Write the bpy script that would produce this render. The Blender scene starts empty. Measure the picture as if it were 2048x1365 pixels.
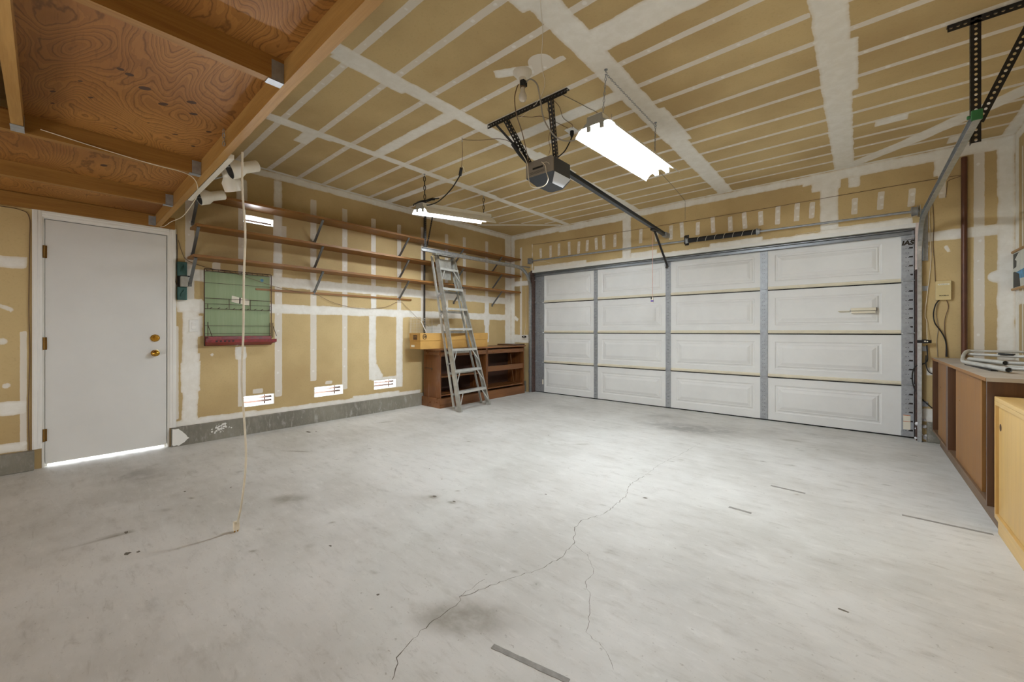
import bpy, bmesh, math, random
import numpy as np
from mathutils import Vector, Matrix
random.seed(7); np.random.seed(7)
SC = bpy.context.scene
COL = SC.collection
PI = math.pi

# ------------------------------------------------------------------ dimensions (metres; origin on the floor under the viewpoint)
XL, XR = -4.97, 1.06          # drywall faces left / right
YB, YR = 5.72, -2.6           # garage-door wall / rear wall
ZC = 2.88                     # ceiling
YD = 5.81                     # inner face of the garage door

# ------------------------------------------------------------------ materials
def lin(c):
    if isinstance(c, str):
        c = tuple(int(c[i:i+2], 16) / 255 for i in (0, 2, 4))
    return tuple(((v / 12.92) if v <= 0.04045 else ((v + 0.055) / 1.055) ** 2.4) for v in c) + (1.0,)

class NT:
    def __init__(s, name):
        s.m = bpy.data.materials.new(name); s.m.use_nodes = True
        s.t = s.m.node_tree; s.t.nodes.clear()
        s.out = s.n('ShaderNodeOutputMaterial'); s.b = s.n('ShaderNodeBsdfPrincipled')
        s.t.links.new(s.b.outputs[0], s.out.inputs[0])
    def n(s, typ, **kw):
        nd = s.t.nodes.new(typ)
        for k, v in kw.items(): setattr(nd, k, v)
        return nd
    def put(s, sock, v):
        if hasattr(v, 'is_output'): s.t.links.new(v, sock)
        else: sock.default_value = v
    def math(s, op, a, b=0.0, c=None, clamp=False):
        nd = s.n('ShaderNodeMath', operation=op); nd.use_clamp = clamp
        s.put(nd.inputs[0], a); s.put(nd.inputs[1], b)
        if c is not None: s.put(nd.inputs[2], c)
        return nd.outputs[0]
    def mix(s, f, a, b, typ='MIX'):
        nd = s.n('ShaderNodeMix', data_type='RGBA', blend_type=typ)
        s.put(nd.inputs[0], f); s.put(nd.inputs[6], a); s.put(nd.inputs[7], b)
        return nd.outputs[2]
    def coord(s, scale=(1, 1, 1), which='Object'):
        tc = s.n('ShaderNodeTexCoord'); mp = s.n('ShaderNodeMapping')
        s.t.links.new(tc.outputs[which], mp.inputs[0]); mp.inputs['Scale'].default_value = scale
        return mp.outputs[0]
    def noise(s, vec, scale, detail=3, rough=0.5, dist=0.0):
        nd = s.n('ShaderNodeTexNoise'); s.t.links.new(vec, nd.inputs['Vector'])
        nd.inputs['Scale'].default_value = scale; nd.inputs['Detail'].default_value = detail
        nd.inputs['Roughness'].default_value = rough; nd.inputs['Distortion'].default_value = dist
        return nd.outputs[0]
    def ramp(s, v, a, b, lo=0.0, hi=1.0, smooth=True):
        nd = s.n('ShaderNodeMapRange'); nd.interpolation_type = 'SMOOTHSTEP' if smooth else 'LINEAR'
        s.put(nd.inputs[0], v); nd.inputs[1].default_value = a; nd.inputs[2].default_value = b
        nd.inputs[3].default_value = lo; nd.inputs[4].default_value = hi
        return nd.outputs[0]
    def attr(s, name):
        nd = s.n('ShaderNodeAttribute'); nd.attribute_name = name; return nd.outputs['Fac']
    def bump(s, h, strength=0.2, dist=0.005):
        nd = s.n('ShaderNodeBump'); s.put(nd.inputs['Height'], h)
        nd.inputs['Strength'].default_value = strength; nd.inputs['Distance'].default_value = dist
        s.t.links.new(nd.outputs[0], s.b.inputs['Normal'])
    def fin(s, col=None, rough=0.6, metal=0.0, spec=None):
        if col is not None: s.put(s.b.inputs['Base Color'], col)
        s.put(s.b.inputs['Roughness'], rough); s.put(s.b.inputs['Metallic'], metal)
        if spec is not None: s.b.inputs['Specular IOR Level'].default_value = spec
        return s.m

def plain(name, c, rough=0.6, metal=0.0, var=0.12, scale=9.0, spec=None):
    m = NT(name); c = lin(c)
    nz = m.noise(m.coord(), scale, 4, 0.6)
    d = tuple(v * (1 - var) for v in c[:3]) + (1,); l = tuple(min(1, v * (1 + var)) for v in c[:3]) + (1,)
    col = m.mix(m.ramp(nz, 0.3, 0.7), d, l)
    r = m.ramp(nz, 0.2, 0.8, max(0.02, rough - 0.06), min(1, rough + 0.06))
    return m.fin(col, r, metal, spec)

def wood(name, light, dark, axis='X', freq=1.0, rough=0.5, streak=0.6, spec=None):
    m = NT(name)
    sc = {'X': (0.6, 14, 14), 'Y': (14, 0.6, 14), 'Z': (14, 14, 0.6)}[axis]
    v = m.coord(tuple(k * freq for k in sc))
    a = m.noise(v, 1.6, 4, 0.6, 0.6); b = m.noise(v, 9, 3, 0.6)
    c = m.noise(m.coord(), 1.3, 2)
    f = m.math('ADD', m.math('MULTIPLY', a, streak), m.math('MULTIPLY', b, 0.35))
    f = m.math('ADD', f, m.math('MULTIPLY', c, 0.35))
    col = m.mix(m.ramp(f, 0.38, 0.95), lin(dark), lin(light))
    m.bump(b, 0.08, 0.002)
    return m.fin(col, m.ramp(a, 0, 1, rough - 0.08, rough + 0.08), 0, spec)

def plywood(name, light, dark, line):
    """rotary cut fir plywood: contour lines of a slow height field"""
    m = NT(name)
    v = m.coord((0.75, 1.6, 1.0))
    h = m.noise(v, 1.35, 2.2, 0.45, 0.5)
    wig = m.noise(m.coord((3, 7, 3)), 3.0, 3, 0.6)
    hh = m.math('ADD', m.math('MULTIPLY', h, 52.0), m.math('MULTIPLY', wig, 1.1))
    fr = m.math('FRACT', hh)
    tri = m.math('ABSOLUTE', m.math('SUBTRACT', fr, 0.5))
    ln = m.ramp(tri, 0.15, 0.0, 0, 1)
    band = m.ramp(fr, 0.0, 1.0, 0, 1, False)
    base = m.mix(m.ramp(m.noise(m.coord(), 1.1, 3, 0.5), 0.35, 0.65), lin(dark), lin(light))
    base = m.mix(m.math('MULTIPLY', band, 0.30), base, lin(line))
    fine = m.noise(m.coord((5, 60, 5)), 2.0, 2)
    col = m.mix(m.math('MULTIPLY', ln, 0.62), base, lin(line))
    col = m.mix(m.ramp(fine, 0.55, 0.75, 0, 0.25), col, lin(line))
    return m.fin(col, 0.62, 0, 0.3)

def drywall_mat():
    m = NT('drywall_paper')
    co = m.coord()
    n1 = m.noise(co, 1.1, 4, 0.55); n2 = m.noise(co, 60, 2, 0.7); n3 = m.noise(co, 13, 5, 0.65, 0.3); n6 = m.noise(co, 6.5, 6, 0.62)
    tan = m.mix(m.ramp(n1, 0.32, 0.68), lin('b89f71'), lin('ceb685'))
    tan = m.mix(m.ramp(n2, 0.5, 0.8, 0, 0.20), tan, lin('9a8158'))
    sp = m.noise(co, 6.5, 5, 0.75)
    tan = m.mix(m.ramp(sp, 0.70, 0.74, 0, 0.35), tan, lin('ddd0b4'))
    mud = m.attr('mud'); tape = m.attr('tape'); dot = m.attr('dot')
    white = m.mix(m.ramp(n3, 0.35, 0.7), lin('e9e5db'), lin('f1eee6'))
    tapec = m.mix(0.80, tan, lin('e6e1d8'))
    tk = m.ramp(m.math('ADD', tape, m.math('MULTIPLY', m.math('SUBTRACT', n3, 0.5), 0.010)), -0.001, 0.0015)
    col = m.mix(tk, tan, tapec)
    mm = m.math('ADD', mud, m.math('MULTIPLY', m.math('SUBTRACT', n6, 0.5), 0.036))
    mk = m.math('MULTIPLY', m.ramp(mm, -0.003, 0.004), m.ramp(mm, 0.0, 0.022, 0.72, 0.99))
    col = m.mix(mk, col, white)
    dk = m.ramp(dot, -0.003, 0.004, 0, 0.9)
    col = m.mix(dk, col, lin('efebe4'))
    m.bump(m.math('ADD', mk, m.math('MULTIPLY', n2, 0.15)), 0.25, 0.0015)
    return m.fin(col, 0.78, 0, 0.25)

def concrete_mat(name='slab_concrete', a='c2bfb8', b='d9d7d2', stains=True):
    m = NT(name)
    co = m.coord()
    n1 = m.noise(co, 0.9, 5, 0.6); n2 = m.noise(m.coord((1, 2.6, 1)), 5, 5, 0.68); n3 = m.noise(co, 90, 2)
    col = m.mix(m.ramp(n1, 0.33, 0.67), lin(a), lin(b))
    col = m.mix(m.ramp(n2, 0.50, 0.76, 0, 0.42), col, lin('a9a49b'))
    col = m.mix(m.ramp(n2, 0.30, 0.45, 0.28, 0), col, lin('e3e0da'))
    sp = m.noise(m.coord((1, 1.6, 1)), 19, 3, 0.7)
    col = m.mix(m.ramp(sp, 0.67, 0.74, 0, 0.5), col, lin('857a69'))
    sw = m.noise(m.coord((2.2, 9, 2)), 3.2, 6, 0.72, 0.8)
    col = m.mix(m.ramp(sw, 0.55, 0.72, 0, 0.34), col, lin('9b9488'))
    col = m.mix(m.ramp(sw, 0.28, 0.44, 0.30, 0), col, lin('e9e7e2'))
    fl = m.noise(co, 42, 3, 0.65)
    col = m.mix(m.ramp(fl, 0.66, 0.72, 0, 0.40), col, lin('7a7265'))
    col = m.mix(m.ramp(fl, 0.24, 0.32, 0.3, 0), col, lin('efede9'))
    col = m.mix(m.ramp(n3, 0.62, 0.8, 0, 0.25), col, lin('8f887d'))
    if stains:
        n4 = m.noise(co, 7, 4, 0.6)
        st = m.attr('stain')
        st = m.math('MULTIPLY', st, m.ramp(n4, 0.2, 0.7, 0.5, 1.1))
        col = m.mix(m.ramp(st, 0.05, 0.95, 0, 0.85), col, lin('7d7462'))
        gr = m.math('MULTIPLY', m.attr('grime'), m.ramp(n4, 0.25, 0.65, 0.4, 1.15))
        col = m.mix(m.ramp(gr, 0.05, 0.95, 0, 0.8), col, lin('8d8a85'))
    m.bump(m.math('ADD', n2, m.math('MULTIPLY', n3, 0.3)), 0.12, 0.004)
    return m.fin(col, m.ramp(n2, 0.3, 0.7, 0.42, 0.62), 0, 0.4)

def emit(name, c, s):
    m = NT(name)
    e = m.n('ShaderNodeEmission'); e.inputs[0].default_value = lin(c); e.inputs[1].default_value = s
    m.t.links.new(e.outputs[0], m.out.inputs[0]); return m.m

TUBE_S = 335.0
M = {}
M['drywall'] = drywall_mat()
M['floor'] = concrete_mat()
M['curb'] = concrete_mat('curb_concrete', '6b675c', '8a8578', False)
M['crack'] = plain('crack_shadowless', '6b6458', 0.9)
M['ply'] = plywood('fir_plywood', 'ad783a', '8d5b28', '54320f')
M['knot'] = plain('wood_knot', '46280f', 0.7)
M['beam'] = wood('beam_lumber', 'b98f50', '956b34', 'X', 1.0, 0.6, 0.55, 0.3)
M['joist'] = wood('joist_lumber', 'a97c3e', '835a27', 'Y', 1.0, 0.6, 0.55, 0.3)
M['shelfwood'] = wood('shelf_lumber', 'a06f36', '7a4f21', 'Y', 1.3, 0.45, 0.55)
M['galv'] = plain('galvanized_steel', 'b9bcbd', 0.34, 0.85, 0.16, 26)
M['galvdull'] = plain('dull_galvanized_steel', 'a2a5a8', 0.5, 0.55, 0.12, 30)
M['strut'] = plain('strut_steel', '8f9294', 0.42, 0.7, 0.1, 12)
M['blacksteel'] = plain('black_steel', '2a2724', 0.5, 0.4, 0.2, 20)
M['railsteel'] = plain('rail_steel', '41464d', 0.38, 0.5, 0.1, 10)
M['greysteel'] = plain('grey_bracket_steel', '77797a', 0.4, 0.6, 0.12, 20)
M['alum'] = plain('ladder_aluminium', 'a9a79f', 0.42, 0.55, 0.16, 14)
M['alumstep'] = plain('step_aluminium', 'c3c2bc', 0.45, 0.45, 0.1, 14)
M['doorwhite'] = plain('door_white_steel', 'e3e3e0', 0.5, 0, 0.03, 3)
M['cream'] = plain('cream_joint', 'e2dac4', 0.5, 0, 0.04)
M['slab'] = plain('entry_door_paint', 'dddcd8', 0.55, 0, 0.03, 2)
M['trim'] = plain('trim_paint', 'e9e7e1', 0.45, 0, 0.03, 3)
M['brass'] = plain('brass', 'b58a35', 0.25, 0.9, 0.1)
M['antbrass'] = plain('antique_brass', '80602f', 0.4, 0.8, 0.15)
M['black'] = plain('black_rubber', '161514', 0.7)
M['white'] = plain('white_enamel', 'ecebe6', 0.4, 0, 0.03)
M['ivory'] = plain('ivory_enamel', 'ddd6c8', 0.38, 0, 0.04)
M['whitecord'] = plain('white_cord', 'ddd2bc', 0.5)
M['browncord'] = plain('brown_wire', '6d543b', 0.6)
M['greycord'] = plain('grey_wire', '8f8779', 0.6)
M['jambwood'] = plain('weathered_jamb', '54413a', 0.8, 0, 0.4, 24)
M['jambpaint'] = plain('pink_primer', 'd9c6bc', 0.7, 0, 0.12, 16)
M['greenply'] = wood('green_stained_plywood', '9caa86', '869a72', 'Z', 1.0, 0.6, 0.6)
M['redtray'] = plain('red_painted_metal', '7e1f22', 0.45, 0, 0.3, 16)
M['rust'] = plain('rusty_wire', '4b382e', 0.6, 0.5, 0.2)
M['teal'] = plain('teal_enamel', '2f5550', 0.4, 0.2, 0.15)
M['boxgrey'] = plain('grey_enamel', '9a978c', 0.45)
M['cardboard'] = plain('cardboard', 'c19550', 0.8, 0, 0.08, 6)
M['ink'] = plain('dark_ink', '2c2318', 0.8)
M['label'] = plain('paper_label', 'e7e1cf', 0.6, 0, 0.04)
M['orange'] = plain('orange_print', 'c4652a', 0.6)
M['cabred'] = wood('dark_red_wood', '7c4d28', '573218', 'Z', 0.8, 0.25, 0.6)
M['cabredh'] = wood('dark_red_wood_rail', '875830', '5f3819', 'Y', 0.8, 0.3, 0.6)
M['cabin'] = plain('dark_cabinet_interior', '3a2112', 0.7)
M['topred'] = wood('worn_worktop', '96683c', '6d4322', 'Y', 0.7, 0.35, 0.6)
M['brown'] = wood('brown_veneer', '9c703c', '7c5329', 'Z', 0.8, 0.5, 0.6, 0.25)
M['browndk'] = wood('brown_veneer_dark', '5f3c20', '452813', 'Z', 0.8, 0.35, 0.6)
M['plinth'] = wood('dusty_plinth', '80664c', '5f4731', 'Y', 0.8, 0.5, 0.6)
M['dusty'] = plain('dusty_top', 'a59a8c', 0.7, 0, 0.12, 8)
M['yellow'] = wood('yellow_pine_veneer', 'd8b472', 'c09a58', 'Z', 0.7, 0.4, 0.6)
M['yellowh'] = wood('yellow_pine_rail', 'dcba7c', 'c29e5e', 'Y', 0.7, 0.4, 0.6)
M['beige'] = plain('beige_enamel', 'd3bf8c', 0.5, 0, 0.04)
M['pipe'] = plain('brown_pipe', '5a3726', 0.4, 0.2, 0.15)
M['pipeblk'] = plain('black_pipe', '241d18', 0.5)
M['tapegrey'] = plain('grey_floor_tape', '8d8982', 0.6, 0, 0.18, 30)
M['opener'] = plain('opener_taupe', '8d8377', 0.5, 0, 0.05)
M['openerdk'] = plain('opener_charcoal', '3f444b', 0.42, 0, 0.08)
M['lens'] = plain('frosted_lens', 'd7d9dd', 0.35, 0, 0.03)
M['bulb'] = plain('frosted_bulb', 'cfc6b6', 0.25, 0, 0.04)
M['tubew'] = emit('lit_fluorescent_tube', 'e9f2fa', TUBE_S)
M['tubew2'] = emit('lit_fluorescent_tube_dim', 'e9f2fa', TUBE_S * 0.26)
M['wirew'] = plain('white_wire', 'cbc5b8', 0.45)
M['purple'] = plain('purple_tag', '6a4fa3', 0.5)
M['redcord'] = plain('faded_red_cord', 'd9a79b', 0.6)
M['foam'] = plain('dried_foam', 'e3e2e6', 0.7, 0, 0.1, 30)
M['outdoor'] = plain('pale_siding', 'd9d4cc', 0.8)
M['postersky'] = plain('poster_blue', '4f8fb8', 0.5, 0, 0.4, 18)
M['posterdk'] = plain('poster_dark', '3a3b36', 0.6, 0, 0.5, 30)
M['posterlt'] = plain('poster_pale', 'cfd0c6', 0.6, 0, 0.1)
M['curtainwood'] = wood('bamboo_rod', 'c9a06b', 'a3773f', 'Y', 1, 0.5)

# ------------------------------------------------------------------ mesh building
def catmull(pts, n=6):
    P = [Vector(p) for p in pts]
    if len(P) < 3: return P
    Q = [P[0] * 2 - P[1]] + P + [P[-1] * 2 - P[-2]]
    out = []
    for i in range(1, len(Q) - 2):
        for k in range(n):
            t = k / n; a, b, c, d = Q[i-1], Q[i], Q[i+1], Q[i+2]
            out.append(0.5 * ((2*b) + (c-a)*t + (2*a-5*b+4*c-d)*t*t + (3*b-a-3*c+d)*t**3))
    out.append(P[-1]); return out

class MB:
    def __init__(s): s.v = []; s.f = []; s.mi = []; s.m = 0
    def add(s, vs, fs):
        o = len(s.v); s.v += [tuple(v) for v in vs]
        for f in fs: s.f.append(tuple(i + o for i in f)); s.mi.append(s.m)
        return s
    def mat(s, i): s.m = i; return s
    def box(s, x0, x1, y0, y1, z0, z1):
        vs = [(x, y, z) for x in (x0, x1) for y in (y0, y1) for z in (z0, z1)]
        return s.add(vs, [(0,1,3,2), (4,6,7,5), (0,4,5,1), (2,3,7,6), (0,2,6,4), (1,5,7,3)])
    def bar(s, p0, p1, w, h, up=(0, 0, 1)):
        """rectangular bar from p0 to p1, w across, h along 'up'"""
        p0, p1, up = Vector(p0), Vector(p1), Vector(up)
        d = (p1 - p0).normalized(); a = d.cross(up)
        if a.length < 1e-5: a = d.cross(Vector((1, 0, 0)))
        a.normalize(); b = a.cross(d).normalized()
        vs = [p + a * (i * w / 2) + b * (j * h / 2) for p in (p0, p1) for i in (-1, 1) for j in (-1, 1)]
        return s.add(vs, [(0,1,3,2), (4,6,7,5), (0,4,5,1), (2,3,7,6), (0,2,6,4), (1,5,7,3)])
    def prism(s, poly, ax, lo, hi):
        """poly: list of 2D points in the two other axes (order xyz without ax)"""
        def P(a, b, c): return {'X': (c, a, b), 'Y': (a, c, b), 'Z': (a, b, c)}[ax]
        n = len(poly)
        vs = [P(a, b, lo) for a, b in poly] + [P(a, b, hi) for a, b in poly]
        fs = [(i, (i+1) % n, n + (i+1) % n, n + i) for i in range(n)] + [tuple(range(n))[::-1], tuple(range(n, 2*n))]
        return s.add(vs, fs)
    def tube(s, pts, r, n=8, smooth=True, cap=True, taper=None):
        P = catmull(pts) if (smooth and len(pts) > 2) else [Vector(p) for p in pts]
        ring = []; up = None
        for i, p in enumerate(P):
            d = (P[min(i+1, len(P)-1)] - P[max(i-1, 0)])
            if d.length < 1e-9: d = Vector((0, 0, 1))
            d.normalize()
            if up is None:
                up = d.orthogonal().normalized()
            else:
                up = (up - d * up.dot(d))
                up = up.normalized() if up.length > 1e-6 else d.orthogonal().normalized()
            b = d.cross(up); rr = r if taper is None else r * (taper[0] + (taper[1]-taper[0]) * i / (len(P)-1))
            ring.append([p + (up * math.cos(2*PI*k/n) + b * math.sin(2*PI*k/n)) * rr for k in range(n)])
        vs = [q for rg in ring for q in rg]; fs = []
        for i in range(len(P) - 1):
            for k in range(n):
                a, b2 = i*n + k, i*n + (k+1) % n
                fs.append((a, b2, b2 + n, a + n))
        if cap: fs += [tuple(range(n))[::-1], tuple(range((len(P)-1)*n, len(P)*n))]
        return s.add(vs, fs)
    def lathe(s, p, axis, prof, n=20):
        """prof: list of (distance along axis, radius)"""
        p, d = Vector(p), Vector(axis).normalized(); u = d.orthogonal().normalized(); w = d.cross(u)
        vs = []; fs = []
        for t, r in prof:
            vs += [p + d*t + (u*math.cos(2*PI*k/n) + w*math.sin(2*PI*k/n)) * max(r, 1e-4) for k in range(n)]
        for i in range(len(prof) - 1):
            for k in range(n):
                a, b = i*n + k, i*n + (k+1) % n
                fs.append((a, b, b+n, a+n))
        fs += [tuple(range(n))[::-1], tuple(range((len(prof)-1)*n, len(prof)*n))]
        return s.add(vs, fs)
    def perf(s, p0, p1, wdir, width, pitch=0.032, r=0.009, slot=1.0):
        """perforated strip: one octagonal hole per cell"""
        p0, p1, w = Vector(p0), Vector(p1), Vector(wdir).normalized()
        L = (p1 - p0).length; d = (p1 - p0) / L
        n = max(1, int(round(L / pitch))); c = L / n
        for i in range(n):
            o = p0 + d * (c * (i + 0.5))
            sq = []
            for k in range(8):
                a = k*PI/4
                x, y = math.cos(a), math.sin(a); q = max(abs(x), abs(y))
                sq.append(o + d * (x/q * c/2) + w * (y/q * width/2))
            ho = [o + d * (math.cos(k*PI/4)*r*slot) + w * (math.sin(k*PI/4)*r) for k in range(8)]
            s.add(sq + ho, [(k, (k+1) % 8, 8+(k+1) % 8, 8+k) for k in range(8)])
        return s
    def chain(s, p0, p1, pitch=0.022, r=0.0016, wid=0.006):
        p0, p1 = Vector(p0), Vector(p1); L = (p1-p0).length; d = (p1-p0)/L; n = max(1, int(L/pitch))
        u = d.orthogonal().normalized(); w = d.cross(u)
        for i in range(n):
            o = p0 + d*(L*(i+0.5)/n); a = u if i % 2 else w
            pts = [o + d*(math.cos(t)*pitch*0.62) + a*(math.sin(t)*wid) for t in [2*PI*k/8 for k in range(9)]]
            s.tube(pts, r, 4, False, False)
        return s
    def build(s, name, mats, parent=None, label=None, bevel=0, smooth=False, solid=0):
        root = parent
        while root is not None and root.parent is not None: root = root.parent
        off = root.location if root is not None else Vector((0, 0, 0))
        me = bpy.data.meshes.new(name)
        me.from_pydata([tuple(Vector(v) - off) for v in s.v], [], s.f)
        for m in (mats if isinstance(mats, (list, tuple)) else [mats]): me.materials.append(M[m])
        if len(me.materials) > 1: me.polygons.foreach_set('material_index', s.mi)
        me.validate()
        bm = bmesh.new(); bm.from_mesh(me)
        bmesh.ops.recalc_face_normals(bm, faces=bm.faces); bm.to_mesh(me); bm.free()
        if smooth:
            for p in me.polygons: p.use_smooth = True
        o = bpy.data.objects.new(name, me); COL.objects.link(o)
        if parent is not None: o.parent = parent
        if label: o['label'] = label
        if solid:
            md = o.modifiers.new('t', 'SOLIDIFY'); md.thickness = solid; md.offset = 0
        if bevel:
            md = o.modifiers.new('b', 'BEVEL'); md.width = bevel; md.segments = 2; md.limit_method = 'ANGLE'
        if smooth:
            md = o.modifiers.new('e', 'EDGE_SPLIT'); md.split_angle = math.radians(40)
        return o

def tag(o, label, cat, group=None, kind=None):
    if label: o['label'] = label
    if cat: o['category'] = cat
    if group: o['group'] = group
    if kind: o['kind'] = kind
    return o
def thing(name, loc, label, cat, group=None):
    o = bpy.data.objects.new(name, None); COL.objects.link(o); o.location = loc
    o.empty_display_size = 0.1
    return tag(o, label, cat, group)
def struct(o): o['kind'] = 'structure'; return o

def text_mb(s, size, origin, right, up, depth=0.001, bold=0.0, shear=0.0):
    cu = bpy.data.curves.new('t', 'FONT'); cu.body = s; cu.size = size; cu.offset = bold; cu.shear = shear
    cu.align_x = 'CENTER'; cu.align_y = 'CENTER'; cu.extrude = depth
    o = bpy.data.objects.new('t', cu); COL.objects.link(o)
    me = o.evaluated_get(bpy.context.evaluated_depsgraph_get()).to_mesh()
    R, U = Vector(right), Vector(up); N = R.cross(U); b = MB()
    b.add([Vector(origin) + R*v.co.x + U*v.co.y + N*v.co.z for v in me.vertices], [tuple(p.vertices) for p in me.polygons])
    o.to_mesh_clear(); bpy.data.objects.remove(o); bpy.data.curves.remove(cu)
    return b

# ------------------------------------------------------------------ drywall surfaces (one mesh each, mud and tape as surface data)
def axis_coords(lo, hi, flo, fhi, step, extra=()):
    a = list(np.arange(flo, fhi + 1e-6, step)) + [lo, hi, flo, fhi] + list(extra)
    a = sorted(set(round(float(x), 4) for x in a if lo - 1e-6 <= x <= hi + 1e-6))
    out = [a[0]]
    for x in a[1:]:
        if x - out[-1] > 0.0035 or x in [round(float(e), 4) for e in extra]: out.append(x)
    c = [];
    for i, x in enumerate(out):
        if c and x - c[-1] > 0.5:
            k = int((x - c[-1]) / 0.4); c0 = c[-1]
            c += [c0 + (x - c0) * j / (k + 1) for j in range(1, k + 1)]
        c.append(x)
    return np.array(c)

class Surf:
    def __init__(s, us, vs, place, holes=()):
        s.us, s.vs, s.place, s.holes = us, vs, place, holes
        s.U, s.V = np.meshgrid(us, vs, indexing='ij')
        s.lay = {k: np.full(s.U.shape, -0.08) for k in ('mud', 'tape', 'dot')}
    def put(s, k, d): s.lay[k] = np.maximum(s.lay[k], np.clip(d, -0.08, 0.08))
    def rect(s, k, u0, u1, v0, v1): s.put(k, np.minimum(np.minimum(s.U-u0, u1-s.U), np.minimum(s.V-v0, v1-s.V)))
    def seg(s, k, a, b, hw):
        a, b = np.array(a, float), np.array(b, float); L = np.hypot(*(b-a)); d = (b-a)/L
        t = (s.U-a[0])*d[0] + (s.V-a[1])*d[1]; n = np.abs((s.U-a[0])*d[1] - (s.V-a[1])*d[0])
        s.put(k, np.minimum(hw - n, np.minimum(t, L - t)))
    def disc(s, k, u, v, r, sq=1.0): s.put(k, r - np.hypot(s.U-u, (s.V-v)*sq))
    def strip(s, a, b, hw=0.024, dots=0.21, ds=0.017):
        """thin taped nail line with spotted nail heads"""
        s.seg('tape', a, b, hw)
        L = math.hypot(b[0]-a[0], b[1]-a[1]); t = random.uniform(0.05, 0.15)
        while t < L - 0.04:
            r = ds * random.uniform(0.55, 0.85)
            s.disc('dot', a[0]+(b[0]-a[0])*t/L + random.uniform(-.006, .006), a[1]+(b[1]-a[1])*t/L, r)
            t += dots * random.uniform(0.6, 1.3)
    def mesh(s, name, mats=('drywall',)):
        nu, nv = s.U.shape
        co = np.array(s.place(s.U, s.V)).reshape(3, -1).T
        idx = np.arange(nu*nv).reshape(nu, nv)
        cu = (s.U[:-1, :-1] + s.U[1:, 1:]) / 2; cv = (s.V[:-1, :-1] + s.V[1:, 1:]) / 2
        keep = np.ones(cu.shape, bool)
        for u0, u1, v0, v1 in s.holes: keep &= ~((cu > u0) & (cu < u1) & (cv > v0) & (cv < v1))
        q = np.stack([idx[:-1, :-1], idx[1:, :-1], idx[1:, 1:], idx[:-1, 1:]], -1)[keep]
        used = np.zeros(nu*nv, bool); used[q.ravel()] = True
        rm = np.cumsum(used) - 1; q = rm[q]; co = co[used]
        me = bpy.data.meshes.new(name)
        me.vertices.add(len(co)); me.vertices.foreach_set('co', co.ravel().astype(np.float32))
        me.loops.add(q.size); me.loops.foreach_set('vertex_index', q.ravel().astype(np.int32))
        me.polygons.add(len(q)); me.polygons.foreach_set('loop_start', np.arange(0, q.size, 4, dtype=np.int32))
        me.update(calc_edges=True)
        for k, l in s.lay.items():
            at = me.attributes.new(k, 'FLOAT', 'POINT'); at.data.foreach_set('value', l.ravel()[used].astype(np.float32))
        for m in mats: me.materials.append(M[m])
        o = bpy.data.objects.new(name, me); COL.objects.link(o)
        return struct(o)

# --- ceiling
c = Surf(axis_coords(XL, XR, XL, XR, 0.016), axis_coords(YR, YB, 0.7, YB, 0.016), lambda u, v: (u, v, np.full(u.shape, ZC)))
BX = [XL, -3.69, -2.50, -1.30, -0.13, XR]
for x, w in zip(BX[1:-1], (0.052, 0.068, 0.088, 0.085)):
    c.rect('mud', x-w, x+w, YR, YB)
    c.rect('mud', x-w*1.5, x+w*0.9, 1.2, 1.75); c.rect('mud', x-w, x+w*1.45, 3.2, 3.9)
c.rect('mud', -3.69, -2.5, 2.12, 2.24); c.rect('mud', -2.5, -1.3, 2.76, 2.90)
c.rect('mud', -1.3, -0.13, 2.10, 2.33); c.rect('mud', XL, -3.69, 3.03, 3.13); c.rect('mud', -0.13, XR, 1.9, 2.05)
c.rect('mud', XL, XR, YB-0.055, YB); c.rect('mud', XL, XL+0.06, 0.6, YB); c.rect('mud', XR-0.09, XR, 0.6, YB)
TY = [0.99, 1.30, 1.60, 1.91, 2.20, 2.50, 2.81, 3.10, 3.41, 3.70, 4.01, 4.30, 4.59, 4.89, 5.14, 5.40]
for i in range(5):
    a, b = BX[i] + 0.035, BX[i+1] - 0.03
    for k, y in enumerate(TY):
        if (i == 1 and abs(y-2.20) < .02) or (i == 2 and abs(y-2.81) < .02) or (i == 3 and abs(y-2.20) < .02) or (i == 0 and abs(y-3.10) < .02): continue
        a1, b1 = a, b
        if i == 0 and y > 4.55: a1 = max(a, XL + (y - 4.70) * 1.1 + 0.25)
        if i == 2 and abs(y-2.20) < .02: b1 = -1.45
        if i == 3 and abs(y-2.81) < .02: b1 = -0.21
        if i == 4 and y > 4.8: a1 = a + 0.05
        hw = 0.026 if y < 3.3 else 0.023
        j = random.uniform(-0.006, 0.006)
        c.strip((a1, y + j), (b1, y - j), hw, 0.20, 0.019)
c.seg('mud', (-4.85, 4.72), (-3.80, 5.64), 0.040)                    # diagonal corner joints
c.seg('mud', (-0.15, 5.70), (0.42, 5.24), 0.085); c.seg('mud', (0.38, 5.27), (1.06, 4.58), 0.09)
c.disc('tape', -1.60, 2.14, 0.085); c.seg('mud', (-1.92, 2.03), (-1.68, 2.16), 0.045)
c.rect('mud', 0.10, 0.30, 4.60, 4.72); c.rect('mud', 0.62, 0.70, 5.42, 5.60); c.rect('mud', -4.0, -3.75, 1.50, 1.62)
c.mesh('ceiling')

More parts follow.
